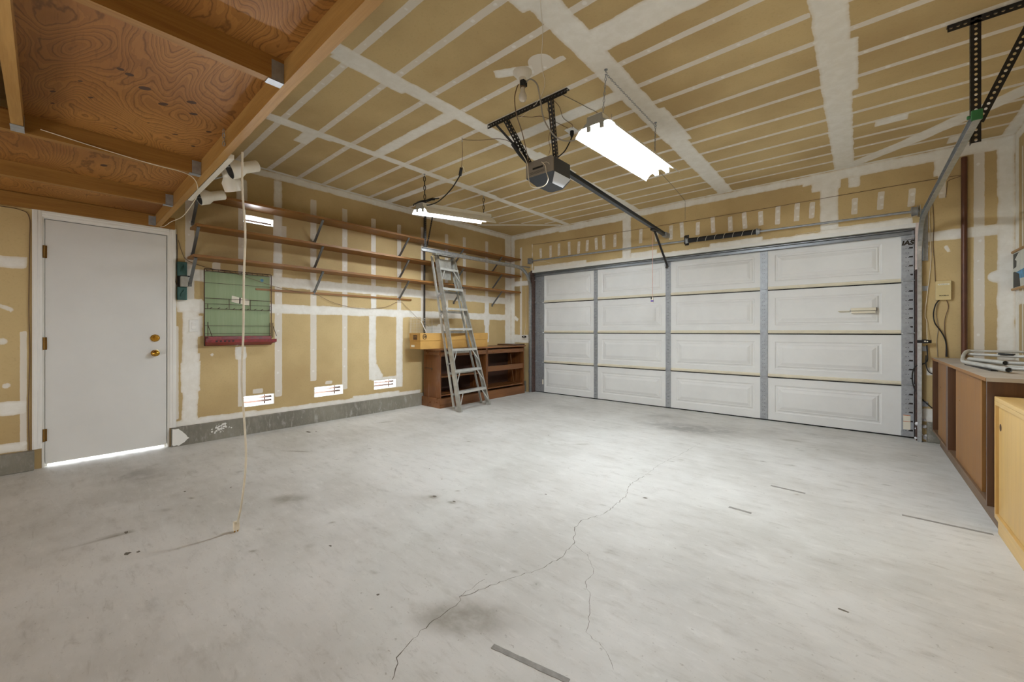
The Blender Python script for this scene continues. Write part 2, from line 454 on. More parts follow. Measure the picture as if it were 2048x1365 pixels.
# --- left wall (u = y, v = z)
VENT = [(1.368, 1.668, 2.262, 2.350), (1.362, 1.672, 0.285, 0.405), (2.108, 2.468, 0.300, 0.425), (2.895, 3.245, 0.305, 0.430)]
DOOR = (-0.022, 0.765, 0.0, 2.022)
ex_u = [q for v in VENT for q in v[:2]] + list(DOOR[:2]); ex_v = [q for v in VENT for q in v[2:]] + list(DOOR[2:])
w = Surf(axis_coords(YR, YD, -0.5, YB, 0.016, ex_u), axis_coords(0, ZC, 0, ZC, 0.016, ex_v), lambda u, v: (np.full(u.shape, XL), u, v), VENT + [DOOR])
w.rect('mud', 0.85, YB, ZC-0.075, ZC)
w.rect('mud', 0.86, 0.985, 0.17, 1.30); w.rect('mud', 0.83, 1.02, 1.28, 1.42); w.rect('mud', 0.88, 1.02, 1.05, 1.25); w.rect('mud', 0.85, 1.0, 0.5, 0.8)
w.strip((0.92, 1.4), (0.92, 2.75), 0.036); w.rect('tape', 0.80, 0.835, 0.25, 1.15)
w.rect('mud', 0.82, YB, 1.595, 1.715); w.rect('mud', 1.62, YB, 1.30, 1.405); w.rect('mud', 0.82, 1.06, 1.28, 1.40); w.rect('mud', 0.80, 3.66, 0.17, 0.232)
w.rect('mud', 1.0, 1.5, 0.17, 0.245); w.rect('mud', 2.6, 3.3, 0.17, 0.255)
w.strip((1.36, 0.30), (1.36, 0.94), 0.036); w.rect('mud', 1.30, 1.40, 0.80, 0.93); w.strip((1.36, 1.7), (1.36, 2.45), 0.034)
w.rect('mud', 1.31, 1.41, 2.42, 2.72)
w.rect('mud', 1.665, 1.755, 1.70, 2.80); w.strip((1.715, 0.36), (1.715, 1.62), 0.038)
w.rect('tape', 1.66, 1.80, 2.16, 2.30)
for y, z0, z1, hw in ((2.10, 0.50, 2.68, 0.036), (2.49, 0.36, 2.66, 0.034), (2.89, 1.45, 2.62, 0.034), (3.29, 0.42, 2.62, 0.033),
                      (3.70, 1.25, 2.66, 0.034), (4.16, 0.90, 2.64, 0.034), (4.54, 0.90, 2.66, 0.034), (5.07, 0.90, 2.68, 0.036)):
    w.strip((y, z0), (y, z1), hw, 0.2, 0.017)
w.rect('mud', 2.82, 2.93, 0.44, 1.32); w.rect('mud', 2.85, 2.93, 1.38, 1.62); w.rect('mud', 3.24, 3.35, 0.30, 1.33); w.rect('mud', 2.86, 3.30, 0.43, 0.47); w.seg('mud', (2.9, 0.62), (3.0, 0.46), 0.05)
w.rect('mud', 5.02, 5.13, 0.9, 1.65); w.rect('mud', 5.55, YB, 0.5, ZC); w.rect('mud', 5.0, 5.14, 1.20, 1.42)
w.rect('tape', 1.46, 1.56, 0.42, 0.47); w.rect('tape', 2.24, 2.33, 0.445, 0.485); w.rect('tape', 2.9, 3.02, 0.45, 0.49)
w.rect('tape', 1.10, 1.17, 1.72, 1.80)
w.rect('mud', -0.5, -0.10, 1.59, 1.68); w.rect('mud', -0.5, -0.10, 0.45, 0.555); w.rect('mud', -0.5, -0.10, 0.16, 0.235); w.rect('tape', -0.135, -0.10, 0.2, 1.1)
w.seg('mud', (-0.24, 1.30), (-0.17, 1.26), 0.016); w.disc('mud', -0.22, 1.02, 0.03); w.disc('mud', -0.20, 0.68, 0.022)
w.disc('mud', 4.05, 1.12, 0.10); w.rect('mud', 3.75, 4.1, 1.05, 1.18)
w.seg('tape', (0.985, 0.80), (0.99, 0.88), 0.012); w.disc('mud', 1.10, 0.86, 0.012)
w.mesh('wall_left')

# --- garage-door wall (u = x, v = z)
OPEN = (-4.462, 0.424, 0.0, 2.150)
w = Surf(axis_coords(XL, XR, XL, XR, 0.016, OPEN[:2]), axis_coords(0, ZC, 0, ZC, 0.016, OPEN[2:]), lambda u, v: (u, np.full(u.shape, YB), v), [OPEN])
w.rect('mud', XL, XR, ZC-0.085, ZC); w.rect('mud', -3.9, -2.7, ZC-0.10, ZC); w.rect('mud', -0.5, XR, ZC-0.11, ZC)
for x, hw in ((-2.66, 0.068), (-0.262, 0.08)): w.rect('mud', x-hw, x+hw, 2.15, ZC)
w.rect('mud', -0.42, -0.16, 2.68, 2.80); w.rect('mud', -0.10, 0.0, 2.66, 2.78)
NX = [-4.278, -4.062, -3.885, -3.684, -3.49, -3.332, -3.178, -3.046, -2.851, -2.437, -2.214, -2.002, -1.859, -1.645, -1.465, -1.258, -1.1, -0.922, -0.742, -0.551, -0.41, -0.041, 0.17, 0.401, 0.60]
for i, x in enumerate(NX):
    z0 = 2.395 - 0.02 * (x > -0.2) - random.uniform(0, 0.02); z1 = 2.585 - 0.03 * (x > -0.2) + random.uniform(-0.02, 0.02)
    if i == 24: z0, z1 = 2.40, 2.68
    w.seg('tape', (x + random.uniform(-.012, .012), z0), (x, z1), 0.026); w.disc('dot', x, z1 - 0.06, 0.018); w.disc('dot', x + .004, z0 + .05, 0.014)
w.rect('mud', -4.44, 0.40, 2.14, 2.215); w.rect('mud', -4.42, -3.35, 2.14, 2.26); w.rect('mud', -2.6, -2.2, 2.14, 2.27); w.rect('mud', -1.5, -0.9, 2.14, 2.255); w.rect('mud', -0.2, 0.40, 2.14, 2.25)
w.rect('mud', -4.47, -4.452, 2.15, 2.66)
w.rect('mud', XL, -4.875, 0.5, ZC); w.strip((-4.725, 1.02), (-4.725, 2.64), 0.026); w.rect('mud', -4.95, -4.50, 0.885, 1.035); w.rect('mud', -4.9, -4.55, 1.93, 2.02); w.seg('mud', (-4.88, 1.36), (-4.80, 1.30), 0.03)
w.rect('mud', 0.44, 0.97, 1.985, 2.085); w.strip((0.845, 0.8), (0.845, 2.78), 0.034, 0.22, 0.017); w.rect('mud', 0.955, XR, 0.3, ZC)
w.rect('mud', 0.55, 0.66, 2.62, 2.80); w.disc('mud', 0.955, 1.60, 0.055); w.rect('mud', 0.50, 0.64, 0.66, 0.74); w.rect('mud', 0.47, 0.6, 0.2, 0.33)
w.seg('mud', (0.63, 1.93), (0.65, 1.87), 0.010); w.disc('mud', 0.50, 1.94, 0.02)
w.mesh('wall_back')

# --- right wall (u = y, v = z)
w = Surf(axis_coords(YR, YD, 2.2, YB, 0.02), axis_coords(0, ZC, 0, ZC, 0.02), lambda u, v: (np.full(u.shape, XR), u, v))
w.rect('mud', 2.0, YB, ZC-0.08, ZC); w.rect('mud', 2.0, YB, 1.33, 1.45); w.rect('mud', 5.60, YB, 0.5, ZC)
for y in (5.50, 5.42, 5.1, 4.7, 4.3): w.strip((y, 0.86), (y, 2.7), 0.02)
w.mesh('wall_right')

# --- rear wall, behind the viewpoint
w = Surf(axis_coords(XL, XR, XL, XR, 0.3), axis_coords(0, ZC, 0, ZC, 0.3), lambda u, v: (u, np.full(u.shape, YR), v))
w.mesh('wall_rear')

# --- floor
f = Surf(axis_coords(XL-0.05, XR, XL-0.05, XR, 0.025), axis_coords(YR, YD+0.2, 0.3, YD, 0.025), lambda u, v: (u, v, np.zeros(u.shape)))
def blob(*L): return sum(a * np.exp(-(((f.U-x)*math.cos(r)+(f.V-y)*math.sin(r))/sx)**2 - ((-(f.U-x)*math.sin(r)+(f.V-y)*math.cos(r))/sy)**2) for a, x, y, sx, sy, r in L)
f.lay = {'stain': np.clip(blob((.50, -1.17, 1.03, .17, .11, .6), (.36, -1.08, 1.10, .16, .12, .6), (.2, -1.27, .97, .1, .08, .6), (.75, -2.83, 1.03, .15, .09, .8), (1.0, -2.74, .26, .022, .018, 0), (.7, -3.03, .29, .04, .02, 1.0), (.5, -3.23, .48, .04, .03, .5),
        (.9, -4.55, 1.87, .05, .025, 0), (.8, -3.89, 1.50, .16, .022, 0.6), (.55, -2.13, .88, .03, .03, 0), (.4, -2.30, .24, .06, .03, 1), (.9, -2.14, 1.68, .03, .02, 0), (.8, -1.98, 1.70, .025, .018, 0), (.35, -2.2, 1.6, .35, .08, .5), (.6, -1.07, 2.58, .03, .03, 0), (.5, -1.06, 1.39, .025, .03, 0), (.75, -4.34, 2.67, .11, .025, 1.2), (.4, -4.1, .5, .5, .25, .5),
        (.3, -3.3, .1, .5, .2, .6), (.55, -2.05, 3.4, .15, .04, .7), (.4, -0.05, 2.0, .08, .03, 0), (.5, 0.15, 1.75, .05, .02, .5), (.5, -0.5, 4.9, .12, .05, .2), (.5, -0.42, 4.55, .05, .03, .2), (.3, .1, 2.6, .3, .08, .4)), 0, 1),
    'grime': np.clip(blob((.8, -1.55, 4.7, .45, .22, 0), (.5, -1.9, 5.2, .3, .2, 0), (.5, -1.2, 4.9, .4, .2, .2), (.35, -3.2, 4.9, .7, .25, 0), (.5, -4.2, .45, .35, .12, .2), (.35, -0.3, 5.3, .7, .2, 0), (.3, -3.9, 3.2, .5, .4, 0), (.3, -0.6, 1.9, .2, .5, 0)), 0, 1)}
for _ in range(120):
    x, y = random.uniform(-4.6, 0.5), random.uniform(0.4, 5.5)
    f.lay['stain'] = np.maximum(f.lay['stain'], random.uniform(.4, .9) * np.exp(-(((f.U-x))/random.uniform(.012, .03))**2 - ((f.V-y)/random.uniform(.010, .02))**2))
floor = f.mesh('floor', ('floor', 'crack'))
# hairline cracks: thin ribbons joined into the slab mesh
def ribbon(bm, pts, w0, seed):
    rnd = random.Random(seed); P = []
    for a, b in zip(pts[:-1], pts[1:]):
        n = max(2, int(math.hypot(b[0]-a[0], b[1]-a[1]) / 0.02))
        for k in range(n):
            t = k/n; P.append((a[0]+(b[0]-a[0])*t + rnd.uniform(-.007, .007), a[1]+(b[1]-a[1])*t + rnd.uniform(-.004, .004)))
    prev = None
    for i, (x, y) in enumerate(P):
        ww = w0 * rnd.uniform(0.4, 1.3)
        cur = (bm.verts.new((x-ww, y-ww*.4, 0.0006)), bm.verts.new((x+ww, y+ww*.4, 0.0006)))
        if prev:
            fc = bm.faces.new((prev[0], prev[1], cur[1], cur[0])); fc.material_index = 1
        prev = cur
bm = bmesh.new(); bm.from_mesh(floor.data)
ribbon(bm, [(-1.11,.71),(-1.19,.79),(-1.22,.92),(-1.22,1.01),(-1.23,1.09),(-1.25,1.12),(-1.21,1.24),(-1.17,1.36),(-1.12,1.48),(-1.10,1.64),(-1.12,1.79),(-1.2,1.92),(-1.22,2.03),(-1.16,2.2),(-1.18,2.51),(-1.25,2.75),(-1.24,2.99)], 0.0015, 1)
ribbon(bm, [(-1.24,2.99),(-1.25,3.33),(-1.21,3.75),(-1.18,4.2)], 0.0009, 2)
ribbon(bm, [(-1.12,1.78),(-1.02,1.74),(-.92,1.64),(-.91,1.54),(-.85,1.48),(-.78,1.34),(-.76,1.29),(-.66,1.26),(-.59,1.19)], 0.0008, 3)
ribbon(bm, [(-1.25,1.12),(-1.26,1.22),(-1.25,1.29)], 0.0008, 4)
for x, y, rx, ry in ((-4.55, 1.87, .050, .016), (-4.50, 1.93, .02, .008), (-2.74, .262, .018, .015), (-2.72, .30, .012, .008), (-3.03, .285, .022, .010), (-2.14, 1.69, .018, .010), (-1.98, 1.72, .014, .007), (-1.07, 2.58, .016, .012), (-2.49, 3.47, .012, .010), (-1.52, .905, .008, .007), (-2.05, .95, .012, .006), (-3.5, .62, .014, .008), (-3.35, .85, .010, .006), (-0.05, 2.05, .022, .008), (.12, 1.62, .02, .006), (-.62, 3.95, .02, .008), (.36, 5.0, .03, .006), (-.45, 4.6, .02, .006), (-1.6, 2.2, .008, .006), (-2.6, 2.0, .009, .006)):
    vs_f = [bm.verts.new((x + rx*math.cos(a)*random.uniform(.6, 1.2), y + ry*math.sin(a)*random.uniform(.6, 1.2), .0005)) for a in [2*PI*k/9 for k in range(9)]]
    bm.faces.new(vs_f).material_index = 1
bm.to_mesh(floor.data); bm.free()

# --- concrete curbs
b = MB(); b.prism([(0.775, 0), (0.775, 0.172), (0.80, 0.178), (YB, 0.178), (YB, 0)], 'X', XL-0.05, -4.925); b.mat(1).add([(-4.9245, y_, z_) for y_, z_ in ((.779, .020), (.79, .008), (.812, .012), (.830, .004), (.845, .016), (.872, .030), (.890, .052), (.908, .064), (.893, .078), (.884, .098), (.862, .125), (.850, .142), (.838, .150), (.826, .168), (.800, .166), (.781, .170))], [tuple(range(16))])
_r = random.Random(5)
for _k in range(40):
    _y, _z, _q = _r.gauss(1.165, .035), _r.gauss(.115, .022), _r.uniform(.003, .013)
    b.add([(-4.9244 + _k*2e-5, _y + _q*math.cos(a)*_r.uniform(.6, 1.3), _z + _q*math.sin(a)*.8) for a in [2*PI*j/7 for j in range(7)]], [tuple(range(7))])
struct(b.build('baseboard_left', ['curb', 'trim']))
b = MB(); b.box(XL-0.05, -4.925, YR, -0.062, 0, 0.155); struct(b.build('baseboard_left', 'curb', bevel=0.006))
b = MB(); b.box(0.50, XR, YB-0.035, YB+0.12, 0, 0.20); struct(b.build('baseboard_back', 'curb', bevel=0.012))
b = MB(); b.box(XL, -4.60, YB-0.035, YB+0.12, 0, 0.19); struct(b.build('baseboard_back', 'curb', bevel=0.012))
# --- garage opening jambs and header
b = MB(); b.box(-4.50, -4.462, YB-0.004, YD+0.10, 0, 2.19); struct(b.build('trim_1', 'jambwood'))
b = MB(); b.box(0.424, 0.462, YB-0.004, YD+0.10, 0, 1.72); b.mat(1).box(0.424, 0.462, YB-0.004, YD+0.10, 1.72, 2.19); struct(b.build('trim_2', ['jambwood', 'jambpaint']))
b = MB(); b.box(-4.462, 0.424, YB-0.002, YD+0.10, 2.150, 2.19); struct(b.build('trim_3', 'trim'))
b = MB(); b.box(-4.50, -4.40, YD+0.048, YD+0.07, 0, 2.19); b.box(0.37, 0.47, YD+0.048, YD+0.07, 0, 2.19); b.box(-4.40, 0.37, YD+0.048, YD+0.07, 2.10, 2.19); struct(b.build('trim_7', 'jambwood'))

# ------------------------------------------------------------------ entry door in the left wall
d = bpy.data.objects.new('door_1', None); COL.objects.link(d); d.location = (XL, 0.37, 0); struct(d)
d['label'] = 'flush white entry door with brass knob in the left wall'
b = MB(); b.box(XL-0.045, XL-0.003, -0.007, 0.745, 0.026, 2.004); b.build('door_slab', 'slab', d, bevel=0.003)
b = MB(); b.box(XL-0.12, XL+0.004, -0.024, -0.011, 0, 2.022); b.box(XL-0.12, XL+0.004, 0.751, 0.765, 0, 2.022); b.box(XL-0.12, XL+0.004, -0.011, 0.751, 2.009, 2.022); b.box(XL-0.12, XL-0.048, -0.011, 0.006, 0, 2.009); b.box(XL-0.12, XL-0.048, 0.734, 0.751, 0, 2.009); b.box(XL-0.12, XL-0.048, 0.006, 0.734, 1.992, 2.009); b.build('door_jamb', 'trim', d)
for z in (1.74, 1.00, 0.26):
    b = MB(); b.lathe((XL+0.006, -0.012, z-0.05), (0, 0, 1), [(0, .004), (0, .007), (.1, .007), (.1, .004)], 10); b.box(XL-0.002, XL+0.002, -0.034, 0.004, z-0.05, z+0.05)
    b.build('hinge', 'antbrass', d, 'antique brass hinge')
b = MB(); b.lathe((XL-0.003, 0.663, 1.035), (1, 0, 0), [(0, .034), (.008, .034), (.014, .028), (.022, .024), (.024, .012)], 24); b.box(XL+0.02, XL+0.036, 0.658, 0.668, 1.02, 1.05); b.build('deadbolt', 'brass', d, 'polished brass deadbolt', smooth=True)
b = MB(); b.lathe((XL-0.003, 0.663, 0.895), (1, 0, 0), [(0, .031), (.006, .031), (.010, .016), (.03, .012), (.036, .020), (.046, .027), (.060, .026), (.068, .016), (.07, .004)], 24); b.build('door_knob', 'brass', d, 'polished brass door knob', smooth=True)
def casing(name, y0, y1, z0, z1, vert, flip):
    b = MB(); W = 0.052
    prof = [(0, 0), (0, .010), (.010, .014), (.020, .014), (.026, .019), (.044, .019), (W, .012), (W, 0)]
    if vert:
        P = [(XL + t, (y0 + (W - a) if flip else y0 + a)) for a, t in prof]
        b.prism(P, 'Z', z0, z1)
    else:
        b.add([(XL + t, y, z0 + a) for y in (y0, y1) for a, t in prof], [(i, i+1, i+9, i+8) for i in range(7)] + [tuple(range(8)), tuple(range(8, 16))])
    struct(b.build(name, 'trim'))
casing('trim_4', -0.074, -0.022, 0.16, 2.074, True, True)
casing('trim_5', 0.763, 0.815, 0.178, 2.074, True, False)
casing('trim_6', -0.022, 0.763, 2.022, 2.074, False, False)
# bright ground outside the door and vents
b = MB(); b.box(XL-3.0, XL-0.15, -2.0, 5.0, -0.06, -0.01); struct(b.build('ground_outside', 'outdoor'))

# ------------------------------------------------------------------ wall vents
VL = ['high screened vent slot in the left wall under the top shelf, glowing with daylight',
      'low vent slot nearest the entry door, below the green rack',
      'low vent slot in the left wall between the other two low ones',
      'low vent slot nearest the ladder and wooden cabinets']
for (y0, y1, z0, z1), lb in zip(VENT, VL):
    t = thing('wall_vent', (XL, (y0+y1)/2, z0), lb, 'vent', 'vent slots in the left wall')
    b = MB()
    for a in ((y0, y0+.006, z0, z1), (y1-.006, y1, z0, z1), (y0, y1, z0, z0+.006), (y0, y1, z1-.006, z1)): b.box(XL-0.11, XL+0.001, *a)
    b.build('sleeve', 'trim', t)
    n = 1 if z0 > 1 else 2
    for k in range(n):
        z = z0 + (z1-z0)*(k+1)/(n+1.0)
        b = MB(); b.bar((XL-0.075, y0+.006, z), (XL-0.075, y1-.006, z), 0.020, 0.006, (0.9, 0, 0.5)); b.build('louver', 'jambwood', t)
    if z0 < 1:
        b = MB(); b.box(XL-0.095, XL-0.088, y1-0.075, y1-0.062, z0, z1); b.build('mullion', 'jambwood', t)

# ------------------------------------------------------------------ storage loft (upper left)
def zl(x): return 2.075 + max(0, min(3.10, x + 4.93)) * 0.0235
loft = thing('storage_loft', (-2.2, 0.0, 2.08), 'open-framed wooden storage loft with plywood deck hanging over the entry door', 'loft')
def slab(mb, x0, x1, y0, y1, lo, hi):
    vs = [(x, y, zl(x) + h) for x in (x0, x1) for y in (y0, y1) for h in (lo, hi)]
    mb.add(vs, [(0,1,3,2), (4,6,7,5), (0,4,5,1), (2,3,7,6), (0,2,6,4), (1,5,7,3)])
b = MB(); slab(b, XL+0.005, -1.83, 0.66, 0.70, 0, 0.115); slab(b, -1.83, XR-0.005, 0.66, 0.70, 0, 0.115); b.build('rim_beam', 'beam', loft)
JX = [(-1.89, -1.85), (-3.285, -3.245), (-4.165, -4.125), (-0.45, -0.41)]
for x0, x1 in JX:
    b = MB(); slab(b, x0, x1, -2.3, 0.66, 0.004, 0.100); b.build('joist', 'joist', loft)
    b = MB()
    for xx in (x0-0.002, x1+0.001): slab(b, xx, xx+0.001, 0.612, 0.659, 0.0, 0.085)
    slab(b, x0-0.002, x1+0.002, 0.600, 0.659, 0.000, 0.003); b.build('joist_hanger', 'galvdull', loft)
b = MB(); slab(b, XL+0.003, XL+0.042, -2.3, 0.80, -0.008, 0.098); b.build('ledger', 'joist', loft)
b = MB(); slab(b, XL+0.042, XL+0.044, 0.612, 0.659, 0.0, 0.085); slab(b, XL+0.042, XL+0.075, 0.657, 0.659, 0.0, 0.085); b.build('joist_hanger', 'galvdull', loft)
b = MB(); slab(b, -3.245, -1.89, -0.115, -0.075, 0.004, 0.10); b.build('blocking', 'beam', loft)
b = MB(); slab(b, -3.246, -3.15, -0.118, -0.072, 0.0, 0.003); slab(b, -3.2435, -3.20, -0.074, -0.073, 0.0, 0.08); b.build('joist_hanger', 'galvdull', loft)
def deck(x0, x1, y0, y1, knots):
    b = MB(); slab(b, x0, x1, y0, y1, 0.1005, 0.116); b.mat(1)
    for x, y, r, e, a in knots:
        n = 12; pts = [(x + math.cos(a)*r*e*math.cos(2*PI*k/n) - math.sin(a)*r*math.sin(2*PI*k/n), y + math.sin(a)*r*e*math.cos(2*PI*k/n) + math.cos(a)*r*math.sin(2*PI*k/n)) for k in range(n)]
        b.add([(px, py, zl(px) + 0.0998) for px, py in pts], [tuple(range(n))])
    return b
kn = [(a, b_, c_*.8, d_, e_) for a, b_, c_, d_, e_ in [(-2.52, .30, .020, 1.6, .8), (-2.44, .24, .016, 1.3, .8), (-2.42, .21, .014, 1.2, .9), (-2.62, .38, .017, 1.8, .6), (-2.50, .47, .018, 1.5, .8), (-2.62, .50, .016, 1.5, .8), (-2.80, .14, .008, 2, .6), (-2.66, .10, .007, 2, .6), (-2.95, .48, .010, 2, .8), (-3.05, .58, .012, 1.4, .4), (-2.78, .60, .013, 1.4, .6), (-2.86, .02, .008, 2.4, .6), (-3.10, .25, .006, 2, .6), (-2.9, .36, .005, 2, .5), (-3.0, .02, .007, 2, .5)]]
deck(-3.245, -1.86, -0.075, 0.66, kn).build('deck_panel', ['ply', 'knot'], loft)
deck(-1.87, XR-0.01, -2.3, 0.66, [(-1.58, .34, .022, 1.6, .7), (-1.30, .58, .012, 1, 0)]).build('deck_panel', ['ply', 'knot'], loft)
deck(XL+0.004, -3.265, -2.3, 0.66, [(-3.8, .25, .016, 1.6, .3)]).build('deck_panel', ['ply', 'knot'], loft)
b = MB(); b.chain((-2.68, 0.645, 2.225), (-2.70, 0.652, 2.14), 0.02, 0.002, 0.007); b.build('chain', 'galvdull', loft)

# ------------------------------------------------------------------ track light with three spot heads under the loft beam
tl = thing('track_light', (-3.3, 0.73, 2.13), 'white track light with three spot heads fixed along the loft beam', 'light')
b = MB(); b.bar((-3.90, 0.722, 2.118), (-2.84, 0.722, 2.143), 0.032, 0.03); b.build('track', 'ivory', tl, bevel=0.003)
def spot(o, ax, neck):
    o, ax = Vector(o), Vector(ax).normalized()
    b = MB(); b.lathe(o, ax, [(.183, .002), (.182, .030), (.175, .036), (.092, .036), (.088, .037), (.055, .057), (0, .057), (0, .0535), (.054, .0535), (.08, .030), (.081, .002)], 24)
    h = b.build('spot_head', 'ivory', tl, smooth=True)
    b = MB(); b.lathe(o, ax, [(.001, .0525), (.053, .0525), (.078, .029), (.079, .002)], 24); b.f = b.f[:-2]; b.mi = b.mi[:-2]; b.build('shade_lining', 'greysteel', h, 'dark grey inside of the shade')
    b = MB(); b.lathe(o + ax*0.030, ax, [(0, .006), (.002, .018), (.008, .027), (.03, .022), (.05, .012)], 18); b.build('lamp', 'bulb', h, smooth=True)
    m = o + ax*0.10
    b = MB(); b.tube([tuple(m), tuple((m + Vector(neck))/2), neck], 0.005, 6); b.build('swivel_stem', 'galv', h)
spot((-3.090, 0.775, 2.143), (.02, .92, .44), (-3.03, 0.735, 2.140))
spot((-3.25, 0.845, 2.066), (.28, -.40, .86), (-3.33, 0.735, 2.13))
spot((-3.89, 0.775, 2.138), (-.03, .93, .36), (-3.86, 0.735, 2.12))

# ------------------------------------------------------------------ cords
def cord(name, pts, r, mat, label, cat='cord', n=6, group=None): 
    b = MB(); b.tube(pts, r, n); return tag(b.build(name, mat, smooth=True), label, cat, group)
t = thing('extension_cord', (-2.58, 0.72, 0), 'off-white cord hanging from the loft beam with its plug end at the floor', 'cord')
b = MB(); b.tube([(-2.715, 0.745, 2.14), (-2.66, 0.73, 1.90), (-2.575, 0.72, 1.65), (-2.60, 0.72, 1.385), (-2.57, 0.71, 1.10), (-2.565, 0.70, 0.84), (-2.52, 0.70, 0.62), (-2.455, 0.69, 0.42), (-2.50, 0.685, 0.20), (-2.567, 0.682, 0.055)], 0.0054, 7); b.build('cable', 'whitecord', t, smooth=True)
b = MB(); b.box(-2.594, -2.570, 0.666, 0.694, 0.012, 0.060); b.build('plug', 'whitecord', t, bevel=0.004)
for yy in (0.673, 0.687):
    b = MB(); b.box(-2.584, -2.582, yy-.003, yy+.003, 0.0005, 0.013); b.build('prong', 'brass', t)
cord('loft_wire', [(-3.24, -0.02, 2.155), (-3.24, 0.2, 2.13), (-3.243, 0.42, 2.112), (-3.25, 0.57, 2.108), (-3.35, 0.65, 2.103), (-3.62, 0.715, 2.095), (-3.80, 0.72, 2.06), (-4.2, 0.73, 2.04), (-4.6, 0.72, 2.065), (-4.9, 0.705, 2.07), (-4.962, 0.60, 2.063), (-4.962, 0.2, 2.062), (-4.962, -0.08, 2.066)], 0.0026, 'whitecord', 'thin pale wire running along the loft joist and over the entry door')
cord('door_wire', [(-4.962, -0.6, 2.14), (-4.962, -0.30, 2.062), (-4.962, -0.14, 2.05), (-4.963, -0.088, 2.0), (-4.963, -0.086, 1.8), (-4.962, -0.090, 1.3), (-4.963, -0.085, 0.9), (-4.962, -0.092, 0.5), (-4.962, -0.088, 0.158)], 0.003, 'browncord', 'brown wire running down the wall beside the entry door casing')
cord('shelf_wire', [(-4.963, 0.83, 1.98), (-4.963, 0.86, 1.86), (-4.963, 0.90, 1.79), (-4.963, 1.05, 1.74), (-4.94, 1.3, 1.70), (-4.92, 1.64, 1.60), (-4.94, 1.9, 1.56), (-4.955, 2.1, 1.55), (-4.955, 2.35, 1.45), (-4.955, 2.7, 1.395), (-4.955, 3.05, 1.43), (-4.955, 3.28, 1.52), (-4.955, 3.4, 1.45), (-4.94, 3.6, 1.28), (-4.93, 3.78, 1.17)], 0.0025, 'browncord', 'thin brown wire sagging along the left wall under the lowest shelf')

# ------------------------------------------------------------------ shelves on the left wall
SH = [(2.400, 'top wooden wall shelf, highest of the three long shelves on the left wall'), (2.092, 'middle wooden wall shelf of the three on the left wall'), (1.800, 'lowest of the three long wooden wall shelves, just above the green rack')]
for z, lb in SH:
    t = thing('wall_shelf', (XL, 3.2, z), lb, 'shelf', 'long wooden shelves on the left wall')
    y0 = 0.92 if z > 2.0 else 0.90
    b = MB(); b.box(XL+0.003, -4.715, y0, YB-0.01, z, z+0.025); b.build('board', 'shelfwood', t, bevel=0.002)
    for y in (0.92, 2.105, 3.285, 4.30, 5.20):
        yy = max(y, y0 + 0.02)
        b = MB()
        b.bar((XL+0.014, yy, z-0.235), (-4.725, yy, z-0.008), 0.024, 0.013, (-0.7, 0, 0.7))
        b.box(XL+0.002, XL+0.016, yy-0.013, yy+0.013, z-0.262, z-0.222); b.lathe((XL+0.016, yy, z-0.243), (1, 0, 0), [(0, .009), (.005, .009), (.006, .003)], 8)
        b.build('bracket', 'greysteel', t)
t = MB(); t.box(XL+0.006, XL+0.020, 1.484, 3.487, 1.545, 1.567); tag(t.build('wood_strip', 'shelfwood', bevel=0.001), 'narrow wooden batten lying across the wall below the lowest shelf', 'batten')

# ------------------------------------------------------------------ green rack, switch, teal box
rk = thing('wall_rack', (XL, 1.33, 0.95), 'green plywood wall rack with wire tool holders and a red trough', 'rack')
b = MB(); b.box(XL+0.003, XL+0.014, 1.035, 1.622, 0.965, 1.705); b.build('back_panel', 'greenply', rk)
X0 = XL + 0.040
b = MB()
fr = [(1.028, 0.955), (1.028, 1.722), (1.628, 1.722), (1.628, 0.955)]
for (a, z), (a2, z2) in zip(fr, fr[1:] + fr[:1]): b.tube([(X0, a, z), (X0, a2, z2)], 0.0045, 6, False)
b.tube([(X0, 1.028, 1.70), (X0, 1.628, 1.70)], 0.003, 6, False)
for k in range(12): b.tube([(X0, 1.04+k*.05, 1.722), (X0-.018, 1.055+k*.05, 1.70)], 0.0025, 4, False)
b.build('wire_frame', 'rust', rk)
for zz, hook in ((1.585, 0), (1.43, 1), (1.375, 0), (1.325, 2), (1.155, 0), (1.075, 0)):
    b = MB(); b.tube([(X0, 1.03, zz), (X0, 1.626, zz)], 0.0032 if hook else 0.0022, 5, False)
    if hook == 2:
        for k in range(9): b.tube([(X0, 1.07+k*.065, zz), (X0+.028, 1.085+k*.065, zz+.012)], 0.0026, 4, False)
    b.build('cross_wire', 'rust', rk)
for yy in (1.235, 1.425, 1.055, 1.612):
    b = MB(); b.tube([(X0+.002, yy, 1.325), (X0+.002, yy, 1.43 if 1.1 < yy < 1.5 else 1.375)], 0.003, 5, False); b.build('upright_wire', 'rust', rk)
for yy in (1.03, 1.615):
    b = MB(); b.tube([(X0, yy, 1.03), (X0, yy, 1.19), (X0+.03, yy+.02, 1.19), (X0+.03, yy+.02, 1.03), (X0, yy, 1.03)], 0.0035, 5, False); b.tube([(X0+.03, yy+.02, 1.16), (X0+.05, yy+.05, 1.045)], 0.003, 5, False); b.build('side_hook', 'rust', rk)
b = MB(); b.prism([(XL+.02, 1.05), (XL+.02, 0.968), (XL+.05, 0.955), (XL+.125, 0.985), (XL+.125, 1.015), (XL+.118, 1.015), (XL+.112, .990), (XL+.06, .972), (XL+.05, 1.045)], 'Y', 1.035, 1.625)
b.build('trough', 'redtray', rk)
b = MB(); b.prism([(XL+.06, 0.972), (XL+.125, 0.985), (XL+.125, 1.017)], 'Y', 1.625, 1.655); b.build('trough_lip', 'redtray', rk)
for k in range(5):
    b = MB(); b.box(XL+.1252, XL+.1262, 1.10+k*.035, 1.118+k*.035, .992, 1.006); b.build('slot', 'black', rk)
